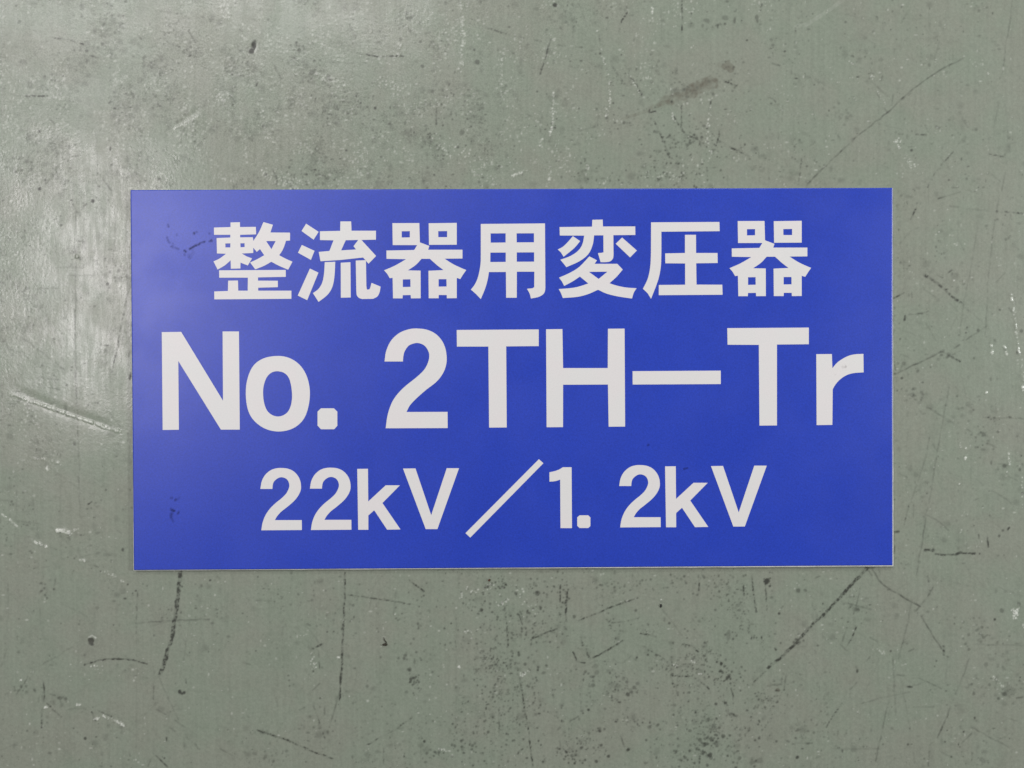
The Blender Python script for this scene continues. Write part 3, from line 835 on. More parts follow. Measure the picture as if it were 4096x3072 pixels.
# --- left
for a in [([(655, 130), (652, 400), (655, 560), (652, 800), (650, 1000), (648, 1200), (650, 1400), (655, 1659)], 8, .55),
          ([(650, 1000), (648, 1200), (650, 1400), (655, 1659)], 7, .3),
          ([(960, 0), (990, 150), (995, 330), (985, 560)], 10, .3), ([(1125, 800), (1090, 950), (1070, 1050)], 7, .55),
          ([(1060, 1080), (1020, 1290), (985, 1470), (950, 1640)], 7, .6, 1), ([(720, 125), (748, 103)], 7, .75), ([(705, 12), (730, 28)], 9, .75),
          ([(485, 652), (720, 655)], 6, .65), ([(590, 718), (860, 722)], 5, .4), ([(310, 838), (500, 828)], 6, .5), ([(375, 860), (392, 870)], 8, .85),
          ([(870, 1322), (930, 1327)], 10, 1), ([(0, 1320), (160, 1390), (280, 1450)], 7, .5), ([(190, 1260), (330, 1360), (460, 1460), (560, 1540)], 7, .55),
          ([(60, 740), (200, 880), (300, 990), (420, 1130), (560, 1290), (640, 1370)], 8, .35), ([(410, 1612), (500, 1622)], 8, .65),
          ([(310, 1390), (300, 1560)], 20, .22), ([(1120, 1380), (1110, 1420)], 14, .5), ([(1130, 1560), (1122, 1615)], 18, .85), ([(310, 1600), (350, 1606)], 7, .5),
          ([(1085, 300), (1080, 420)], 20, .2), ([(780, 40), (770, 300)], 8, .2), ([(465, 235), (495, 232)], 9, .6), ([(350, 1130), (345, 1300)], 12, .18),
          ([(560, 1330), (640, 1380)], 6, .3), ([(860, 640), (760, 780)], 5, .25), ([(720, 1480), (760, 1482)], 9, .5), ([(935, 495), (960, 497)], 8, .55)]:
    S('I', *a)
for x, y, r, s in [(1070, 1060, 15, .65), (805, 77, 15, .95), (262, 465, 9, .85), (928, 793, 14, .8), (528, 287, 13, .65), (235, 830, 17, .4),
                   (993, 740, 13, .55), (955, 685, 16, .42), (1025, 685, 13, .55), (1030, 745, 11, .5), (365, 1500, 11, .55), (628, 107, 8, .75),
                   (690, 578, 12, .4), (22, 75, 13, .6), (87, 406, 6, .8), (140, 528, 7, .7), (1035, 495, 6, .8), (1035, 66, 6, .7), (1100, 128, 7, .6),
                   (537, 535, 8, .6), (720, 633, 7, .6), (875, 137, 6, .6), (635, 722, 6, .7), (520, 755, 8, .6), (650, 1117, 6, .7), (980, 1195, 9, .5),
                   (617, 1540, 9, .6), (983, 1468, 9, .8), (995, 1407, 7, .8), (690, 452, 7, .5), (235, 980, 9, .4)]:
    B('I', x, y, r, s)
glints('I', [(662, 540), (668, 570)], 8, 8, .08, .9)
groove('I', [(300, 980), (460, 1150), (600, 1320)], 14, .03)
groove('J', [(40, 20), (160, 62), (300, 128), (480, 205), (660, 270), (830, 330), (960, 375), (1080, 410)], 44, 0.19)
glints('J', [(100, 90), (300, 158), (480, 222), (660, 288), (830, 348), (930, 382), (1040, 410)], 9, 150, .07, .6)
glints('J', [(300, 158), (480, 222), (660, 288), (800, 335)], 5, 90, .08, .9)
for a in [([(410, 30), (520, 48)], 9, .55), ([(760, 1040), (792, 1018)], 12, .95), ([(150, 870), (130, 1300), (125, 1420)], 10, .25),
          ([(0, 1005), (110, 1010)], 8, .3), ([(120, 1180), (360, 1210)], 10, .32), ([(170, 1110), (250, 1100)], 7, .42), ([(920, 220), (1040, 370)], 6, .42),
          ([(655, 0), (665, 200), (672, 400), (680, 620), (683, 850), (690, 1150)], 7, .5), ([(655, 0), (665, 200), (672, 400), (680, 620)], 5, .4),
          ([(1080, 890), (1125, 915)], 7, .6), ([(900, 870), (760, 990)], 6, .25), ([(680, 1500), (880, 1450)], 6, .32),
          ([(1010, 1265), (1050, 1290)], 9, .55), ([(430, 1410), (490, 1430)], 7, .55), ([(780, 1555), (850, 1585)], 8, .75), ([(340, 960), (520, 980)], 6, .15),
          ([(205, 540), (200, 880)], 6, .18), ([(425, 820), (300, 1000)], 7, .15), ([(1110, 430), (1100, 500)], 8, .3), ([(360, 1010), (560, 1010)], 6, .18),
          ([(300, 1590), (420, 1580)], 7, .3)]:
    S('J', *a)
for x, y, r, s in [(645, 510, 15, .5), (915, 915, 11, .65), (935, 773, 7, .85), (575, 10, 8, .7), (32, 547, 7, .85), (875, 1005, 10, .4),
                   (960, 1537, 8, .75), (275, 1460, 9, .65), (570, 1412, 9, .55), (870, 1618, 8, .75), (100, 1015, 11, .5),
                   (120, 805, 7, .6), (80, 812, 7, .6), (485, 348, 8, .6), (845, 165, 8, .7), (655, 170, 7, .6), (640, 525, 10, .4), (205, 80, 9, .5),
                   (800, 85, 10, .35), (1105, 430, 9, .6), (400, 1527, 6, .7), (585, 1498, 6, .7), (635, 1615, 7, .6), (295, 1593, 8, .6)]:
    B('J', x, y, r, s)
B('J', 1062, 1430, 10, .8, 17)
B('J', 95, 1468, 14, .6, 7)
dome('J', 555, 1285, 40, .18)
glints('J', [(490, 1270), (550, 1275), (610, 1290)], 14, 50, .09, .95)
glints('J', [(0, 1122), (70, 1165), (150, 1235)], 8, 20, .07, .4)
glints('J', [(290, 1358), (410, 1415)], 12, 18, .08, .8)
glints('J', [(690, 1520), (745, 1532)], 8, 12, .07, .7)
glints('J', [(395, 720), (410, 745)], 14, 12, .05, .4)
glints('J', [(280, 640), (480, 670), (540, 695)], 10, 14, .06, .6)
glints('J', [(190, 180), (350, 380)], 40, 14, .05, .5)
glints('J', [(640, 1265), (670, 1262)], 8, 6, .07, .7)
glints('J', [(880, 1620), (1000, 1659)], 10, 12, .06, .5)
groove('J', [(0, 1110), (80, 1165), (180, 1250)], 20, .1)
# --- right
S('K', [(650, 715), (720, 755), (790, 810), (850, 870), (930, 930), (990, 975)], 26, .5, 1)
S('K', [(690, 740), (790, 810), (850, 870), (930, 930)], 12, .35)
for a in [([(770, 58), (830, 40)], 13, .65), ([(830, 40), (960, 0)], 9, .55), ([(870, 122), (970, 132)], 7, .38), ([(970, 140), (1500, 190)], 8, .3), ([(1340, 170), (1500, 185)], 12, .45, 1),
          ([(640, 820), (680, 860), (780, 930)], 7, .45), ([(990, 990), (1150, 1120)], 9, .3), ([(760, 720), (810, 740)], 10, .55),
          ([(840, 710), (890, 675)], 10, .45, 1), ([(1300, 30), (1260, 260), (1230, 500), (1200, 800), (1190, 1050), (1175, 1250)], 7, .45),
          ([(1110, 300), (1060, 620), (1000, 930), (975, 1080), (955, 1250)], 7, .4), ([(385, 920), (475, 870)], 11, .85),
          ([(540, 870), (545, 910)], 11, .48), ([(480, 1110), (485, 1070)], 16, .8), ([(520, 1060), (640, 1045), (690, 1025)], 10, .4, 1),
          ([(530, 240), (580, 140)], 10, .55, 1), ([(440, 450), (530, 340), (600, 310)], 8, .32), ([(390, 1580), (540, 1505), (650, 1455), (800, 1380)], 10, .68),
          ([(800, 1380), (960, 1465)], 10, .6, 1), ([(910, 1350), (955, 1320)], 10, .65), ([(1010, 1280), (1110, 1210), (1190, 1160)], 8, .55),
          ([(395, 1490), (400, 1540)], 12, .65), ([(660, 1130), (760, 1290)], 7, .32), ([(930, 380), (985, 490)], 6, .32), ([(1270, 780), (1350, 700)], 8, .42),
          ([(440, 1400), (520, 1430)], 8, .42), ([(1380, 1000), (1410, 1040)], 7, .65), ([(1070, 750), (1075, 785)], 10, .55), ([(870, 960), (960, 1050)], 6, .3),
          ([(870, 1200), (930, 1080)], 6, .2), ([(400, 1170), (640, 1260)], 6, .2)]:
    S('K', *a)
for x, y, r, s in [(1280, 165, 11, .55), (888, 905, 9, .95), (385, 915, 9, .95), (765, 290, 6, .85), (455, 1608, 13, .75), (1115, 1195, 13, .6),
                   (1300, 1018, 14, .75), (1010, 1215, 9, 1), (1020, 1170, 7, .85), (440, 1270, 10, .75), (1355, 415, 15, .42), (1490, 1200, 14, .55),
                   (1350, 1360, 12, .5), (450, 35, 12, .4), (440, 215, 11, .35), (520, 635, 6, .6), (760, 510, 6, .7), (745, 555, 7, .5), (755, 600, 6, .5),
                   (1080, 1435, 10, .55), (1450, 1385, 12, .6), (630, 1050, 10, .5), (435, 1135, 10, .5), (425, 570, 8, .5), (530, 560, 8, .4), (790, 1380, 8, .7),
                   (705, 1515, 9, .55), (575, 1525, 9, .5), (1240, 395, 7, .6), (810, 250, 7, .7), (395, 1570, 9, .8), (700, 830, 6, .7)]:
    B('K', x, y, r, s)
B('K', 1225, 1620, 12, .45, 22)
CL('K', 850, 1400, 60, 25, 16, .5, 8)
CL('K', 500, 1550, 90, 70, 20, .4, 8)
CL('K', 700, 1000, 300, 350, 60, .28, 6)
glints('K', [(1395, 880), (1430, 1080), (1445, 1240), (1470, 1400), (1490, 1530), (1510, 1640)], 9, 60, .08, .5)
glints('K', [(1225, 1310), (1240, 1420)], 8, 14, .07, .6)
glints('K', [(1330, 1310), (1365, 1400)], 10, 12, .07, .7)
glints('K', [(775, 335), (778, 345)], 4, 2, .08, .9)
glints('K', [(905, 760), (907, 770)], 4, 3, .08, .8)
for a in [([(870, 0), (835, 190), (795, 420), (760, 600), (720, 850), (690, 1040), (670, 1100)], 6, .55), ([(665, 1150), (635, 1370), (605, 1510), (585, 1659)], 7, .6),
          ([(700, 440), (660, 640), (600, 830), (545, 990)], 7, .45), ([(520, 1040), (470, 1240)], 12, .5, 1), ([(560, 1040), (558, 1150)], 9, .4),
          ([(655, 1437), (730, 1435)], 26, 1.0, 1), ([(655, 1440), (730, 1438)], 12, .6), ([(750, 1470), (830, 1475), (920, 1475), (970, 1460), (1090, 1465)], 16, 1.0, 1),
          ([(770, 1472), (830, 1475), (920, 1475), (970, 1460), (1090, 1465)], 8, .65), ([(930, 1470), (970, 1450)], 22, .85),
          ([(1195, 1325), (1205, 1410)], 13, 1), ([(1118, 1300), (1125, 1335)], 9, .85), ([(1370, 1260), (1385, 1240)], 13, .95),
          ([(390, 1282), (430, 1275)], 24, 1), ([(670, 200), (710, 215)], 10, .65), ([(700, 215), (900, 335)], 7, .5), ([(630, 1110), (750, 1170), (860, 1265)], 8, .55),
          ([(585, 1220), (640, 1200)], 7, .32), ([(430, 770), (500, 805)], 8, .42), ([(1160, 290), (1210, 290)], 13, .7, 1), ([(1340, 290), (1400, 288)], 11, .6),
          ([(1440, 295), (1512, 300)], 11, .65), ([(1190, 290), (1512, 298)], 7, .3), ([(1015, 385), (1065, 420)], 8, .55), ([(1200, 510), (1275, 550)], 7, .55),
          ([(1285, 690), (1350, 690)], 8, .35), ([(1230, 920), (1310, 960), (1400, 1030)], 11, .35), ([(1095, 820), (1160, 870)], 7, .42), ([(1070, 1010), (1120, 990)], 10, .42),
          ([(1050, 200), (1080, 225)], 10, .55), ([(395, 1400), (395, 1460)], 10, .75), ([(100, 1645), (150, 1590), (220, 1585)], 11, .95, 1), ([(260, 1600), (270, 1650)], 8, .65),
          ([(150, 1590), (200, 1655)], 6, .6), ([(710, 500), (755, 570)], 6, .35), ([(1360, 790), (1450, 830)], 7, .45), ([(510, 230), (508, 275)], 14, .25), ([(900, 0), (945, 60)], 6, .3),
          ([(1280, 1220), (1330, 1265)], 7, .35)]:
    S('L', *a)
for x, y, r, s in [(1130, 1465, 9, .95), (1300, 1315, 14, .75), (1330, 1265, 9, .65), (1255, 292, 15, .75), (1165, 440, 20, .55), (1095, 460, 12, .55), (1115, 545, 8, .75),
                   (1155, 530, 9, .65), (1290, 415, 12, .55), (1345, 705, 14, .65), (1475, 740, 17, .65), (1490, 620, 10, .8), (545, 100, 28, .3), (585, 260, 13, .32),
                   (415, 60, 7, .8), (455, 42, 9, .7), (550, 45, 11, .55), (935, 105, 9, .65), (630, 115, 7, .55), (1075, 225, 8, .6), (435, 715, 8, .65), (440, 968, 6, .8),
                   (555, 1460, 7, .6), (925, 1515, 8, .6), (1340, 1480, 8, .5), (1080, 1225, 9, .55), (1025, 1268, 8, .5), (835, 185, 8, .55), (1460, 1400, 7, .6), (450, 1550, 7, .5),
                   (1390, 285, 10, .7), (1215, 1135, 8, .45), (1500, 945, 13, .6), (395, 1000, 8, .6), (630, 1015, 8, .4), (1140, 420, 10, .7)]:
    B('L', x, y, r, s)
B('L', 1230, 680, 9, .55, 20)
CL('L', 520, 100, 60, 40, 20, .45, 8)
CL('L', 1150, 480, 70, 80, 24, .45, 7)
CL('L', 900, 900, 350, 400, 70, .28, 6)
glints('L', [(1180, 60), (1190, 80)], 6, 6, .08, .9)
glints('L', [(1004, 630), (1005, 655)], 4, 8, .09, 1.)
glints('L', [(1010, 550), (1012, 552)], 8, 4, .08, .9)
glints('L', [(1380, 600), (1385, 700), (1360, 780)], 8, 14, .07, .8)
glints('L', [(950, 860), (955, 870)], 4, 3, .08, .9)
glints('L', [(1500, 20), (1500, 60)], 8, 8, .08, .9)
glints('L', [(965, 500), (960, 545)], 6, 4, .07, .7)
glints('L', [(1495, 780), (1497, 1100)], 4, 8, .07, .8)
glints('L', [(950, 1320), (1000, 1160)], 4, 3, .07, .8)

# --- loose specks, pits and glint-painted chips scattered over the whole sheet
XX, YY = np.meshgrid(XF, YF)
lx, ly = XX / 0.27, YY / 0.20                    # about -1..1 in the view
topleft = sstep(0.35, -0.75, lx - 0.45 * (ly - 0.5)) * sstep(-0.35, 0.25, ly)
lowmid = sstep(-0.35, 0.05, lx) * sstep(0.85, 0.35, lx) * sstep(-0.35, -0.62, ly)
topmid = sstep(-0.7, -0.2, lx) * sstep(0.75, 0.3, lx) * sstep(0.35, 0.6, ly)


def scatter(layer, n, dens, rmin, rmax, smin, smax):
    w = (dens / dens.sum()).ravel()
    idx = RNG.choice(w.size, n, p=w)
    cy, cx = idx // NX + RNG.random(n), idx % NX + RNG.random(n)
    r = rmin + (rmax - rmin) * RNG.random(n) ** 2.2
    s = RNG.uniform(smin, smax, n)
    q = RNG.uniform(0.65, 1.5, n)
    for dy in range(-4, 5):
        for dx in range(-4, 5):
            iy, ix = cy.astype(int) + dy, cx.astype(int) + dx
            ok = (iy >= 0) & (iy < NY) & (ix >= 0) & (ix < NX)
            d = np.hypot((ix + 0.5 - cx) / q, (iy + 0.5 - cy) * q) / r
            m = s * np.clip(1.5 - d, 0, 1) * ok
            k = m > 0.01
            np.maximum.at(layer, (iy[k], ix[k]), m[k])


cl1 = field(SH, 5, 6)
cl2 = field(SH, 4, 22)
dens = (0.05 + sstep(0.45, 0.8, cl1)) * (0.25 + cl2)
scatter(dark, 5200, dens * (0.25 + 1.1 * topleft), 0.6, 2.0, 0.12, 0.50)
scatter(dark, 1500, dens * (0.1 + topleft), 0.5, 1.4, 0.3, 0.85)
dens2 = (0.02 + sstep(0.52, 0.85, cl1)) * (0.05 + sstep(0.35, 0.75, cl2))
scatter(dark, 1600, dens2 * (0.08 + 1.2 * lowmid + 0.45 * topmid), 0.6, 1.5, 0.35, 0.95)
scatter(dark, 1400, dens * (0.10 + 1.2 * lowmid + 0.45 * topmid), 0.5, 1.3, 0.2, 0.6)
scatter(dark, 3200, dens, 0.6, 2.2, 0.05, 0.26)
scatter(dark, 600, dens, 0.5, 1.0, 0.4, 0.9)
dark = (0.6 * dark + 0.4 * blur(dark, 1)) * 0.88      # marks are rubbed into the coating, not inked on it
soft = np.zeros(SH)
scatter(soft, 3000, dens * (0.2 + topleft), 2.0, 5.0, 0.05, 0.25)
dark = 1 - (1 - dark) * (1 - blur(soft, 1))
glint_chips = np.zeros(SH)
scatter(glint_chips, 9000, (0.03 + sstep(0.45, 0.8, field(SH, 4, 6))) * (0.10 + 1.1 * topleft + 0.25 * topmid), 0.6, 1.5, 0.25, 1.0)
scatter(glint_chips, 500, dens, 0.6, 1.2, 0.3, 1.0)
pale = 1 - (1 - pale) * (1 - glint_chips * 0.46)  # raised flecks whose glint is painted into the pale layer
relief += glint_chips * 3.0e-5
# random faint straight scratches
for _ in range(240):
    x, y = RNG.uniform(0, 4096), RNG.uniform(0, 3072)
    a = RNG.choice([RNG.normal(1.5, 0.12), RNG.uniform(0, 3.14), RNG.normal(0.6, 0.3)])
    l = RNG.uniform(40, 260)
    S('A', [(x / TS, y / TS), ((x + l * math.cos(a)) / TS, (y + l * math.sin(a)) / TS)], RNG.uniform(4, 8), RNG.uniform(0.04, 0.19))
for _ in range(70):
    x, y = RNG.uniform(0, 4096), RNG.uniform(0, 3072)
    a = RNG.choice([RNG.normal(1.5, 0.3), RNG.uniform(0, 3.14)])
    l = RNG.uniform(15, 90)
    S('A', [(x / TS, y / TS), ((x + l * math.cos(a)) / TS, (y + l * math.sin(a)) / TS)], RNG.uniform(12, 34), RNG.uniform(0.05, 0.15), 1)
# the coating itself: orange peel, long drag lines (up and down the picture), a slow waviness
peel = field(SH, 1) - 0.5
drag = blur(RNG.standard_normal(SH), 1)
kern = np.ones(90) / 90
drag = np.apply_along_axis(lambda v: np.convolve(v, kern, mode='same'), 0, drag)
drag = drag / drag.std()
rough_amp = 0.35 + 0.9 * topleft
relief += peel * 1.5e-5 * (0.5 + 1.3 * topleft * (0.4 + cl1)) + drag * 5.0e-7 * (0.4 + topleft) + (field(SH, 6, 12) - 0.5) * 6e-5

floor_mat = floor_material()
# far rows and columns so that the same sheet runs on to about 3 m
ext = np.array([0.005, 0.02, 0.06, 0.15, 0.35, 0.8, 1.6, 3.0])
xs = np.concatenate([XF[0] - ext[::-1], XF, XF[-1] + ext])
ys = np.concatenate([YF[0] - ext[::-1], YF, YF[-1] + ext])
ne = len(ext)
fade = (sstep(0, 6, np.minimum(np.arange(NX), NX - 1 - np.arange(NX)))[None, :]
        * sstep(0, 6, np.minimum(np.arange(NY), NY - 1 - np.arange(NY)))[:, None])


def padded(a):
    return np.pad(a * fade, ne)


# never let the relief reach the underside of the sign
relief = np.minimum(relief - 0.00004, 0.00016)
me = grid_mesh("floor", xs, ys, padded(relief))
set_attr(me, "dark", padded(np.clip(dark, 0, 1)))
set_attr(me, "pale", padded(np.clip(pale, 0, 1)))
set_attr(me, "worn", padded(np.clip(topleft * (0.55 + 0.9 * cl1), 0, 1)))
set_attr(me, "stain", padded(np.clip(stain, 0, 1)))
floor = link_mesh("floor", me, floor_mat)
floor["kind"] = "structure"
floor["label"] = "worn sage green floor with black scuffs, specks and scratches under the blue sign"

# ------------------------------------------------------------------ the sign
M_BLUE = blue_material()
M_WHITE = white_material()
M_CORE = plain("pale_grey_board_core", (0.55, 0.56, 0.53), 0.55, 0.35, 700.0)

sign = bpy.data.objects.new("sign_plate", None)
sign.empty_display_size = 0.05
sign.location = (0, 0, 0.0002)
COL.objects.link(sign)
sign["label"] = "flat blue rectangular sign plate with white Japanese and Latin lettering lying on the worn floor"
sign["category"] = "sign"
Z0 = 0.0002
Z_FILM = 0.0022                  # top of the blue film, world height
HX, HY = 0.2, 0.09964


def prism(name, loops_list, z0, z1, mat, parent, smooth=False):
    """Flat shapes (outer loop + holes each) given a thickness; one mesh."""
    verts, faces = [], []
    for loops in loops_list:
        flat = [p for lp in loops for p in lp]
        base = len(verts)
        n = len(flat)
        verts += [(x, y, z1) for x, y in flat] + [(x, y, z0) for x, y in flat]
        tris = tessellate_polygon([[Vector((x, y, 0)) for x, y in lp] for lp in loops])
        for t in tris:
            a, b, c = t
            (ax, ay), (bx, by), (cx, cy) = flat[a], flat[b], flat[c]
            if (bx - ax) * (cy - ay) - (by - ay) * (cx - ax) < 0:
                b, c = c, b
            faces.append((base + a, base + b, base + c))
            faces.append((base + n + a, base + n + c, base + n + b))
        o = 0
        for li, lp in enumerate(loops):
            area = sum(lp[i][0] * lp[(i + 1) % len(lp)][1] - lp[(i + 1) % len(lp)][0] * lp[i][1] for i in range(len(lp)))
            ccw = area > 0
            for i in range(len(lp)):
                a, b = base + o + i, base + o + (i + 1) % len(lp)
                if (li == 0) == ccw:
                    faces.append((a, a + n, b + n, b))
                else:
                    faces.append((a, b, b + n, a + n))
            o += len(lp)
    me = bpy.data.meshes.new(name)
    me.from_pydata(verts, [], faces)
    me.update()
    return link_mesh(name, me, mat, parent)


# board core: its sawn edge stands a little proud of the film on the right and lower sides
def rect(x0, y0, x1, y1, n=40, jit=0.0):
    pts = []
    for (a, b) in (((x0, y0), (x1, y0)), ((x1, y0), (x1, y1)), ((x1, y1), (x0, y1)), ((x0, y1), (x0, y0))):
        for i in range(n):
            t = i / n
            j = random.gauss(0, jit) if i else 0
            dx, dy = b[0] - a[0], b[1] - a[1]
            L = math.hypot(dx, dy)
            pts.append((a[0] + dx * t - dy / L * j, a[1] + dy * t + dx / L * j))
    return pts


core_outer = []
for x, y in rect(-HX, -HY, HX, HY, 60, 0.00005):
    tx, ty = (x + HX) / (2 * HX), (HY - y) / (2 * HY)     # 0..1 to the right / downwards
    e = 0.00004
    if x < -HX + 0.0003:
        x -= 0.00034 * max(0.0, ty - 0.35) / 0.65 + e
    if x > HX - 0.0003:
        x += 0.00042 + 0.00026 * ty
    if y < -HY + 0.0003:
        y -= 0.00034 + 0.00034 * tx
    if y > HY - 0.0003:
        y += e
    core_outer.append((x, y))
# chamfered: stacked rings
verts, faces = [], []
rings = [(0.0, 0.00018), (0.0, 0.00192), (-0.00012, 0.00206)]
N = len(core_outer)
cxm = 0.0
for inset, z in rings:
    for x, y in core_outer:
        sx = 1 + inset / HX
        sy = 1 + inset / HY
        verts.append((x * sx, y * sy, z))
for r in range(len(rings) - 1):
    for i in range(N):
        j = (i + 1) % N
        faces.append((r * N + i, r * N + j, (r + 1) * N + j, (r + 1) * N + i))
faces.append(tuple(range((len(rings) - 1) * N, len(rings) * N)))
faces.append(tuple(reversed(range(N))))
me = bpy.data.meshes.new("backing_board")
me.from_pydata(verts, [], faces)
me.update()
board = link_mesh("backing_board", me, M_CORE, sign)
board.location = (0, 0, -Z0)
board["label"] = "pale grey board edge showing round the blue face"

# blue face film, fine enough to carry the pen-like smudges
fx = np.linspace(-HX, HX, 801)
fy = np.linspace(-HY, HY, 401)
smudge = np.zeros((401, 801))


def smear(pts, w, s):
    P = []
    for px, py in pts:
        x, y = on_plane(px, py, Z_FILM)
        P.append(((x + HX) / (fx[1] - fx[0]), (y + HY) / (fy[1] - fy[0])))
    P = np.array(P)
    wc = max(w * PX / (fx[1] - fx[0]) / 2, 0.85)
    s = min(1.0, s * 1.35)
    X, Y = np.meshgrid(np.arange(801), np.arange(401))
    best = np.full(X.shape, 1e9)
    for a, b in zip(P[:-1], P[1:]):
        d = b - a
        t = np.clip(((X - a[0]) * d[0] + (Y - a[1]) * d[1]) / max(d @ d, 1e-9), 0, 1)
        best = np.minimum(best, np.hypot(X - a[0] - t * d[0], Y - a[1] - t * d[1]))
    m = s * sstep(wc + 0.9, wc - 0.5, best)
    smudge[:] = 1 - (1 - smudge) * (1 - m)


def z1(p, o=(640, 860), k=240 / 2212):
    return [(o[0] + x * k, o[1] + y * k) for x, y in p]


for p, w, s in [([(290, 360), (320, 430)], 5, .45), ([(258, 820), (300, 950), (350, 1025)], 4, .4), ([(415, 1160), (470, 1190)], 6, .45),
                ([(555, 1210), (680, 1265)], 5, .35), ([(470, 1050), (490, 1120)], 5, .22), ([(1090, 1250), (1180, 1200), (1320, 1120)], 6, .75),
                ([(1320, 1120), (1420, 1095), (1490, 1030)], 4, .6), ([(1570, 1010), (1640, 985)], 6, .65), ([(1820, 980), (1900, 940)], 5, .4),
                ([(1890, 930), (1915, 970)], 5, .45), ([(1255, 665), (1262, 690)], 4, .9), ([(1340, 620), (1360, 640)], 4, .3), ([(1820, 680), (1825, 690)], 5, .4),
                ([(620, 715), (630, 745)], 4, .3), ([(900, 1310), (950, 1355)], 7, .65), ([(900, 1450), (910, 1480)], 5, .35),
                ([(1180, 1260), (1230, 1400), (1100, 1580)], 12, .12), ([(1060, 1480), (1080, 1590)], 10, .18)]:
    smear(z1(p), w, s)
for p, w, s in [([(395, 485), (450, 475)], 4, .4), ([(555, 560), (590, 530)], 5, .5), ([(600, 570), (700, 480)], 10, .16), ([(400, 870), (410, 920)], 5, .5),
                ([(460, 930), (520, 950)], 8, .85), ([(400, 1040), (400, 1200)], 6, .45), ([(420, 1090), (430, 1220), (490, 1350)], 8, .25),
                ([(660, 1060), (690, 1000)], 5, .5), ([(470, 990), (470, 1050)], 5, .25)]:
    smear(z1(p, (640, 1940)), w, s)
for px, py, s in [(2592, 1781, .6), (2737, 1876, .6), (2747, 1873, .5), (2520, 946, .5), (2530, 905, .4), (842, 963, .5), (2790, 1500, .3), (1620, 1700, .25), (2100, 1950, .25)]:
    smear([(px, py), (px + 2, py - 1)], 4, s)
zf = np.full((401, 801), Z_FILM - Z0)
me = grid_mesh("face_film", fx, fy, zf)
set_attr(me, "smudge", smudge * (0.75 + 0.5 * (RNG.random((401, 801)) - 0.3)))
film = link_mesh("face_film", me, M_BLUE, sign)
film["label"] = "matt blue printed face with small dark smudges near its left edge"
# give the film its own thickness
sk = film.modifiers.new("thickness", 'SOLIDIFY')
sk.thickness = 0.00013
sk.offset = -1

# ------------------------------------------------------------------ lettering, outlines measured from the photo
def cr(pts, n=7):
    """Points of a smooth curve through pts."""
    P = [np.array(p, float) for p in pts]
    Q = [2 * P[0] - P[1]] + P + [2 * P[-1] - P[-2]]
    out = []
    for i in range(1, len(Q) - 2):
        a, b, c, d = Q[i - 1], Q[i], Q[i + 1], Q[i + 2]
        for k in range(n):
            t = k / n
            out.append(tuple(0.5 * (2 * b + (c - a) * t + (2 * a - 5 * b + 4 * c - d) * t ** 2 + (3 * b - a - 3 * c + d) * t ** 3)))
    out.append(tuple(P[-1]))
    return out


def closed(pts, n=6):
    P = [np.array(p, float) for p in pts]
    m = len(P)
    out = []
    for i in range(m):
        a, b, c, d = P[i - 1], P[i], P[(i + 1) % m], P[(i + 2) % m]
        for k in range(n):
            t = k / n
            out.append(tuple(0.5 * (2 * b + (c - a) * t + (2 * a - 5 * b + 4 * c - d) * t ** 2 + (3 * b - a - 3 * c + d) * t ** 3)))
    return out


def path(*items):
    """Mix of single points and lists (smooth curves)."""
    out = []
    for it in items:
        for p in (cr(it) if isinstance(it, list) else [it]):
            if not out or math.hypot(out[-1][0] - p[0], out[-1][1] - p[1]) > 0.5:
                out.append(p)
    if math.hypot(out[0][0] - out[-1][0], out[0][1] - out[-1][1]) < 0.5:
        out.pop()
    return out


def letter(name, shapes, origin, k, shift=(0, 0), scale=(1, 1)):
    conv = []
    for loops in shapes:
        cl = []
        for lp in loops:
            q = []
            for x, y in lp:
                x, y = x * scale[0] + shift[0], y * scale[1] + shift[1]
                X, Y = on_plane(origin[0] + x * k, origin[1] + y * k, Z_FILM + 0.0001)
                q.append((float(X), float(Y)))
            cl.append(q)
        conv.append(cl)
    return prism(name, conv, Z_FILM - Z0 - 0.00005, Z_FILM - Z0 + 0.0001, M_WHITE, sign)


K1 = 360 / 1659
# top line: seven kanji
letter("kanji_character", [
    [path((378, 137), (552, 133), (553, 222), (845, 218), (850, 357), (555, 365), (555, 412), (790, 410), (798, 478),
          [(798, 478), (860, 385), (920, 280), (985, 130)], (1160, 180), (1113, 322), (1475, 325), (1475, 470), (1400, 475),
          [(1400, 475), (1370, 570), (1330, 660), (1275, 742)], [(1275, 742), (1400, 808), (1520, 860)], (1440, 1008),
          [(1440, 1008), (1280, 940), (1130, 862)], [(1130, 862), (1000, 935), (835, 1002)], (740, 875), (870, 815), (1000, 742), (920, 628), (862, 680),
          (797, 602), (797, 700), (585, 710), (680, 765), (775, 800), (697, 930), (562, 878), (560, 985), (385, 990), (380, 835),
          [(380, 835), (270, 930), (140, 1005)], (65, 855), [(65, 855), (180, 800), (295, 715)], (128, 708), (122, 425), (375, 415), (375, 365), (75, 365), (72, 232), (378, 222)),
     [(283, 525), (375, 522), (375, 598), (283, 598)], [(560, 522), (638, 520), (638, 590), (562, 595)], [(1035, 480), (1210, 480), (1132, 630)]],
    [path((168, 1020), (1395, 1012), (1397, 1140), (885, 1150), (885, 1210), (1250, 1212), (1250, 1330), (888, 1340), (888, 1395), (1500, 1395),
          (1500, 1545), (80, 1555), (78, 1410), (330, 1400), (335, 1210), (515, 1208), (520, 1395), (695, 1395), (698, 1155), (170, 1155))],
], (840, 860), K1)
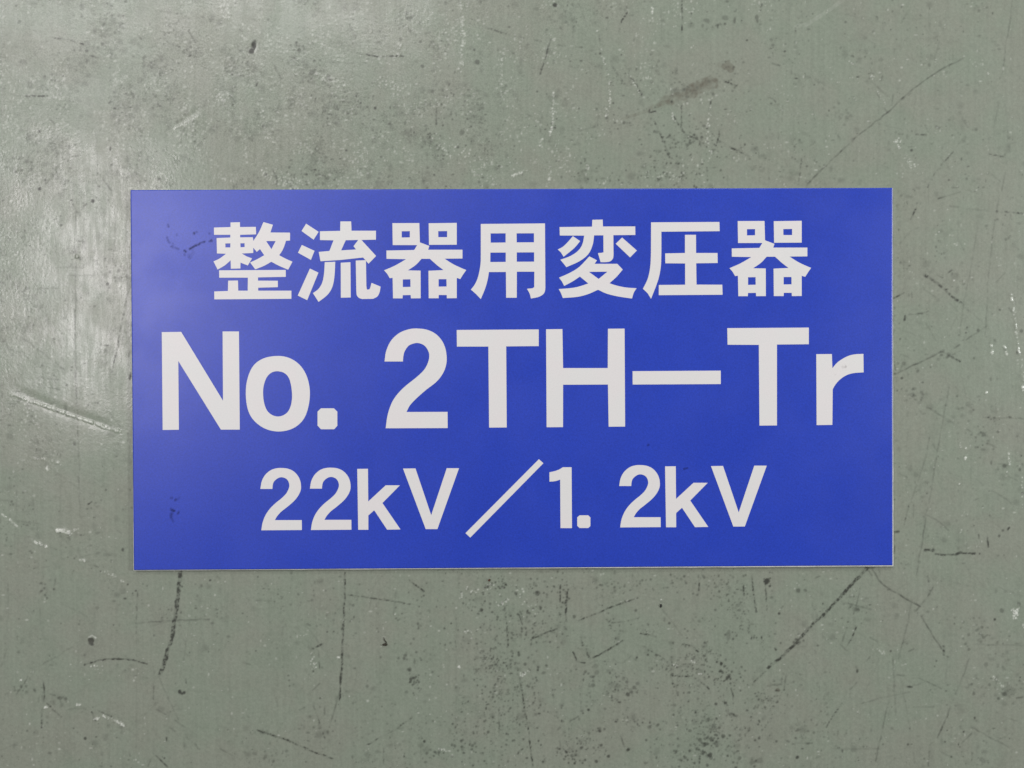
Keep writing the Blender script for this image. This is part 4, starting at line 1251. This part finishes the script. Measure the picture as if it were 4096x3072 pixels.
letter("kanji_character", [
    [[(205, 160), (435, 310), (343, 455), (120, 295)]], [[(125, 552), (360, 660), (293, 828), (55, 695)]], [[(275, 987), (432, 1062), (225, 1570), (50, 1485)]],
    [path((837, 118), (1035, 118), (1042, 290), (1492, 290), (1492, 455), (1225, 460), (1495, 755), (1355, 898), (1255, 783), (850, 828), (470, 852),
          (437, 680), (635, 663), (710, 467), (460, 462), (460, 300), (832, 292)), [(935, 465), (1165, 460), (1078, 575), (1125, 635), (850, 652)]],
    [path((548, 870), (742, 862), [(742, 862), (728, 1120), (690, 1320), (600, 1470), (435, 1602)], (330, 1440), [(330, 1440), (430, 1365), (500, 1250), (535, 1080), (548, 870)])],
    [[(843, 880), (1022, 870), (1027, 1520), (845, 1525)]],
    [path((1120, 840), (1308, 832), (1315, 1300), [(1315, 1300), (1325, 1365), (1350, 1374), (1380, 1355), (1410, 1250)], (1578, 1320),
          [(1578, 1320), (1560, 1420), (1520, 1500), (1440, 1545)], [(1240, 1549), (1180, 1528), (1140, 1480), (1130, 1400)])],
], (1180, 860), K1)
UTSUWA = [
    [path((228, 150), (725, 148), (735, 505), (910, 570), (888, 640), (1520, 640), (1520, 802), (1190, 805), [(1190, 805), (1330, 895), (1450, 955), (1590, 1015)],
          [(1590, 1015), (1530, 1100), (1480, 1180)], (1415, 1160), (1415, 1533), (1232, 1535), (1230, 1475), (1083, 1475), (1080, 1535), (898, 1535), (893, 1028),
          (1170, 1015), (1050, 925), (920, 808), (765, 808), [(765, 808), (660, 920), (515, 1020)], (748, 1025), (750, 1535), (570, 1537), (565, 1475), (420, 1478),
          (415, 1537), (240, 1537), (232, 1158), (180, 1165), (130, 1080), (75, 1020), [(75, 1020), (280, 930), (480, 815)], (120, 808), (118, 655), (630, 645), (685, 555), (235, 555)),
     [(400, 300), (550, 298), (550, 412), (400, 415)], [(420, 1188), (560, 1185), (562, 1325), (420, 1328)], [(1080, 1183), (1225, 1183), (1227, 1318), (1080, 1320)]],
    [[(897, 152), (1415, 145), (1415, 548), (903, 550)], [(1073, 298), (1237, 296), (1237, 408), (1075, 408)]],
]
letter("kanji_character", UTSUWA, (1520, 860), K1)
letter("kanji_character", [
    [path((245, 165), (1428, 155), (1435, 1330), [(1435, 1330), (1428, 1400), (1395, 1460), (1310, 1510), (1170, 1540)], [(1170, 1540), (1145, 1450), (1097, 1360)],
          (1200, 1350), (1230, 1330), (1232, 1045), (910, 1045), (908, 1525), (712, 1525), (708, 1050), (395, 1052), [(395, 1052), (370, 1200), (320, 1370), (245, 1550)],
          (160, 1460), (62, 1375), [(62, 1375), (140, 1270), (200, 1120), (240, 900), (245, 700)]),
     [(425, 340), (703, 337), (703, 507), (428, 510)], [(905, 338), (1225, 337), (1225, 503), (907, 505)], [(422, 693), (705, 692), (705, 865), (420, 867)],
     [(908, 690), (1228, 688), (1228, 860), (908, 862)]],
], (1870, 860), K1)
letter("kanji_character", [
    [path((735, 88), (925, 85), (930, 212), (1525, 210), (1527, 368), (1122, 372), (1125, 740), [(1125, 740), (1115, 800), (1070, 850), (1000, 868), (887, 870)],
          (838, 702), (905, 697), (940, 690), (938, 375), (768, 375), [(768, 375), (740, 550), (660, 720), (500, 850), (255, 962)], (200, 890), (145, 825),
          [(145, 825), (330, 755), (470, 660), (550, 540), (585, 380)], (135, 378), (130, 222), (728, 215))],
    [path((375, 390), (510, 480), [(510, 480), (400, 610), (205, 770)], (155, 690), (97, 635), [(97, 635), (190, 585), (280, 500), (375, 390)])],
    [[(1283, 415), (1555, 655), (1430, 782), (1165, 530)]],
    [path((680, 762), (820, 835), (775, 900), (1195, 900), (1295, 1005), [(1295, 1005), (1180, 1140), (1050, 1258)], [(1050, 1258), (1180, 1300), (1350, 1335), (1550, 1350)],
          [(1550, 1350), (1500, 1430), (1465, 1540)], [(1465, 1540), (1200, 1500), (1000, 1450), (840, 1378)], [(840, 1378), (650, 1460), (450, 1510), (190, 1530)],
          [(190, 1530), (155, 1440), (115, 1365)], [(115, 1365), (350, 1345), (500, 1315), (660, 1262)], (505, 1135), [(505, 1135), (370, 1225), (215, 1308)], (170, 1220), (120, 1155),
          [(120, 1155), (330, 1060), (500, 950), (680, 762)]), [(672, 1048), (1012, 1045), (850, 1178)]],
], (2210, 860), K1)
letter("kanji_character", [
    [path((250, 135), (1510, 128), (1515, 298), (440, 308), (440, 700), [(440, 700), (430, 950), (380, 1200), (250, 1545)], (185, 1440), (100, 1360),
          [(100, 1360), (190, 1170), (235, 950), (248, 700)])],
    [[(875, 365), (1078, 365), (1080, 700), (1475, 700), (1478, 885), (1082, 890), (1088, 1283), (1563, 1285), (1568, 1470), (392, 1478), (393, 1290), (878, 1285),
      (878, 893), (513, 890), (510, 708), (875, 700)]],
], (2550, 860), K1)
letter("kanji_character", UTSUWA, (2900, 860), K1, (7.5, -38), (0.994, 0.9985))

# middle line: No. 2TH-Tr
K2 = 400 / 1475
letter("letter", [[[(100, 142), (385, 138), (1003, 1155), (997, 132), (1238, 132), (1250, 1580), (972, 1580), (343, 567), (352, 1582), (113, 1585)]]], (620, 1290), K2)
letter("letter", [[closed([(730, 160), (960, 210), (1150, 350), (1275, 570), (1325, 850), (1290, 1150), (1190, 1380), (1000, 1535), (740, 1593), (480, 1540), (270, 1390),
                           (150, 1180), (110, 880), (140, 600), (250, 350), (450, 205)]),
                   closed([(715, 450), (850, 490), (940, 610), (985, 850), (975, 1050), (920, 1200), (830, 1280), (715, 1308), (600, 1275), (510, 1190), (455, 1040),
                           (437, 850), (455, 700), (510, 560), (600, 475)])]], (960, 1390), 400 / 1896)
letter("full_stop", [[[(1535, 1153), (1780, 1153), (1845, 1215), (1845, 1485), (1785, 1550), (1535, 1550), (1470, 1480), (1470, 1215)]]], (960, 1390), 400 / 1896)
letter("digit", [[path([(140, 575), (165, 420), (235, 270), (350, 160), (480, 105), (600, 88), (760, 105), (890, 165), (985, 265), (1040, 390), (1058, 540), (1040, 660),
                        (990, 770), (900, 880), (740, 1005), (590, 1140), (510, 1230), (465, 1320)], (1070, 1318), (1072, 1557), (157, 1560),
                       [(157, 1560), (185, 1370), (240, 1200), (320, 1070), (440, 945), (620, 800), (730, 690), (785, 580), (800, 490), (785, 420), (735, 345), (660, 308),
                        (590, 305), (500, 340), (440, 420), (418, 500), (412, 575)])]], (1500, 1290), K2)
letter("letter", [[[(25, 110), (1235, 102), (1235, 348), (755, 352), (763, 1548), (503, 1550), (492, 355), (28, 355)]]], (1820, 1290), K2)
letter("letter", [[[(237, 100), (478, 97), (488, 672), (1147, 672), (1150, 92), (1395, 90), (1403, 1535), (1160, 1537), (1150, 915), (488, 918), (487, 1543), (245, 1545)]]], (2120, 1290), K2)
letter("hyphen", [[[(112, 718), (1412, 710), (1413, 908), (113, 915)]]], (2500, 1290), K2)
K2b = 600 / 2212
letter("letter", [[[(107, 83), (1310, 75), (1310, 320), (840, 325), (840, 1518), (582, 1520), (573, 330), (112, 328)]]], (2880, 1290), K2b)
letter("letter", [[path((1420, 467), (1650, 465), (1657, 675), [(1657, 675), (1720, 600), (1800, 540), (1900, 490), (2000, 468), (2115, 463)], (2118, 735),
                        [(2118, 735), (1960, 748), (1850, 785), (1760, 850), (1700, 920), (1662, 985)], (1657, 1510), (1425, 1513))]], (2880, 1290), K2b)

# bottom line: 22kV/1. 2kV
K3 = 400 / 2074
TWO = [[path([(110, 600), (140, 440), (210, 310), (320, 215), (430, 175), (540, 165), (680, 180), (800, 235), (890, 330), (940, 440), (955, 560), (940, 650), (890, 750),
              (800, 860), (660, 980), (540, 1075), (460, 1165), (412, 1247)], (970, 1247), (972, 1452), (130, 1458),
             [(130, 1458), (160, 1290), (220, 1140), (310, 1010), (420, 900), (560, 785), (650, 690), (700, 590), (712, 520), (690, 440), (640, 385), (560, 358), (480, 375),
              (400, 440), (370, 510), (360, 600)])]]
KAY = [[[(150, 185), (372, 182), (378, 860), (740, 525), (1035, 525), (672, 893), (1047, 1440), (770, 1445), (502, 1043), (380, 1150), (380, 1447), (170, 1447)]]]
letter("digit", TWO, (1020, 1840), K3)
letter("digit", TWO, (1020, 1840), K3, (1028, -6))
letter("letter", KAY, (1400, 1840), K3)
letter("letter", [[[(547, 265), (790, 262), (1097, 1175), (1400, 258), (1640, 258), (1218, 1447), (990, 1447)]]], (1500, 1820), 360 / 1757)
letter("slash", [[[(1540, 82), (1628, 160), (200, 1612), (107, 1525)]]], (1840, 1820), 400 / 1952)
letter("digit", [[path([(195, 255), (300, 232), (400, 195), (475, 150)], (655, 150), (663, 1412), (425, 1412), (418, 405), [(418, 405), (350, 430), (280, 443), (197, 448)])]], (2160, 1840), 300 / 1555)
letter("full_stop", [[[(820, 1147), (1000, 1147), (1045, 1190), (1045, 1370), (1000, 1410), (820, 1410), (772, 1365), (772, 1190)]]], (2160, 1840), 300 / 1555)
letter("digit", TWO, (2440, 1840), K3, (80, -60), (1.0, 1.0))
letter("letter", KAY, (2440, 1840), K3, (992, -52))
letter("letter", [[[(312, 217), (547, 213), (853, 1120), (1157, 208), (1400, 208), (972, 1395), (748, 1397)]]], (2780, 1820), 320 / 1561)

# ------------------------------------------------------------------ loose dirt on the floor
M_DIRT = plain("dark_brown_dirt", (0.030, 0.024, 0.016), 0.8, 0.45, 2500.0)
M_BLACK = plain("black_grit", (0.014, 0.014, 0.013), 0.6, 0.4, 2500.0)
M_RUST = plain("rusty_brown_grit", (0.075, 0.034, 0.018), 0.75, 0.4, 2500.0)


def crumb(name, px, py, sx, sy, sz, rot, mat, label, tail=None):
    import bmesh
    bm = bmesh.new()
    bmesh.ops.create_icosphere(bm, subdivisions=3, radius=1.0)
    rr = random.Random(px)
    ph = [rr.uniform(0, 6.28) for _ in range(6)]
    for v in bm.verts:
        c = v.co
        f = 1 + 0.22 * math.sin(3.1 * c.x + ph[0]) * math.cos(2.7 * c.y + ph[1]) + 0.14 * math.sin(6.3 * c.y + ph[2]) * math.cos(5.1 * c.z + ph[3]) + rr.uniform(-0.06, 0.06)
        v.co = Vector((c.x * sx * f, c.y * sy * f, c.z * sz * f))
    me = bpy.data.meshes.new(name)
    bm.to_mesh(me)
    bm.free()
    x, y = on_plane(px, py, 0.0)
    zs = min(v.co.z for v in me.vertices)
    for v in me.vertices:
        v.co.z -= zs
    o = link_mesh(name, me, mat)
    o.location = (float(x), float(y), -0.00002)
    o.rotation_euler = (0, 0, rot)
    o["label"] = label
    o["category"] = "dirt"
    if tail:
        pts = [Vector(((p[0]) * PX, -(p[1]) * PX, 0.0003)) for p in tail]
        verts, faces = [], []
        for i, p in enumerate(pts):
            d = (pts[min(i + 1, len(pts) - 1)] - pts[max(i - 1, 0)]).normalized()
            s = Vector((-d.y, d.x, 0))
            r = 0.00026 * (1 - 0.6 * i / (len(pts) - 1))
            for k in range(6):
                a = k * math.pi / 3
                verts.append(p + s * r * math.cos(a) + Vector((0, 0, 1)) * r * math.sin(a))
        for i in range(len(pts) - 1):
            for k in range(6):
                faces.append((i * 6 + k, i * 6 + (k + 1) % 6, (i + 1) * 6 + (k + 1) % 6, (i + 1) * 6 + k))
        faces.append(tuple(range(5, -1, -1)))
        faces.append(tuple(range((len(pts) - 1) * 6, len(pts) * 6)))
        tm = bpy.data.meshes.new("fibre")
        tm.from_pydata([tuple(v) for v in verts], [], faces)
        t = link_mesh("fibre", tm, mat, o)
        t.rotation_euler = (0, 0, -rot)
    return o


crumb("dirt_crumb", 1540, 2577, 0.00125, 0.00062, 0.0005, 0.12, M_DIRT,
      "dark brown dirt crumb with a thin curled fibre, below the sign near the figures 22kV",
      [(4, -4), (5, -9), (1, -14), (-3, -20), (-4, -26), (-5, -30)])
crumb("dirt_crumb", 2643, 2422, 0.00052, 0.00095, 0.0004, -0.25, M_BLACK,
      "oblong black grit grain alone on the floor below the figures 2kV of the sign")
crumb("dirt_crumb", 1957, 2320, 0.00066, 0.00052, 0.0004, 0.3, M_RUST,
      "tiny rust brown grain among black specks close below the lower edge of the sign")
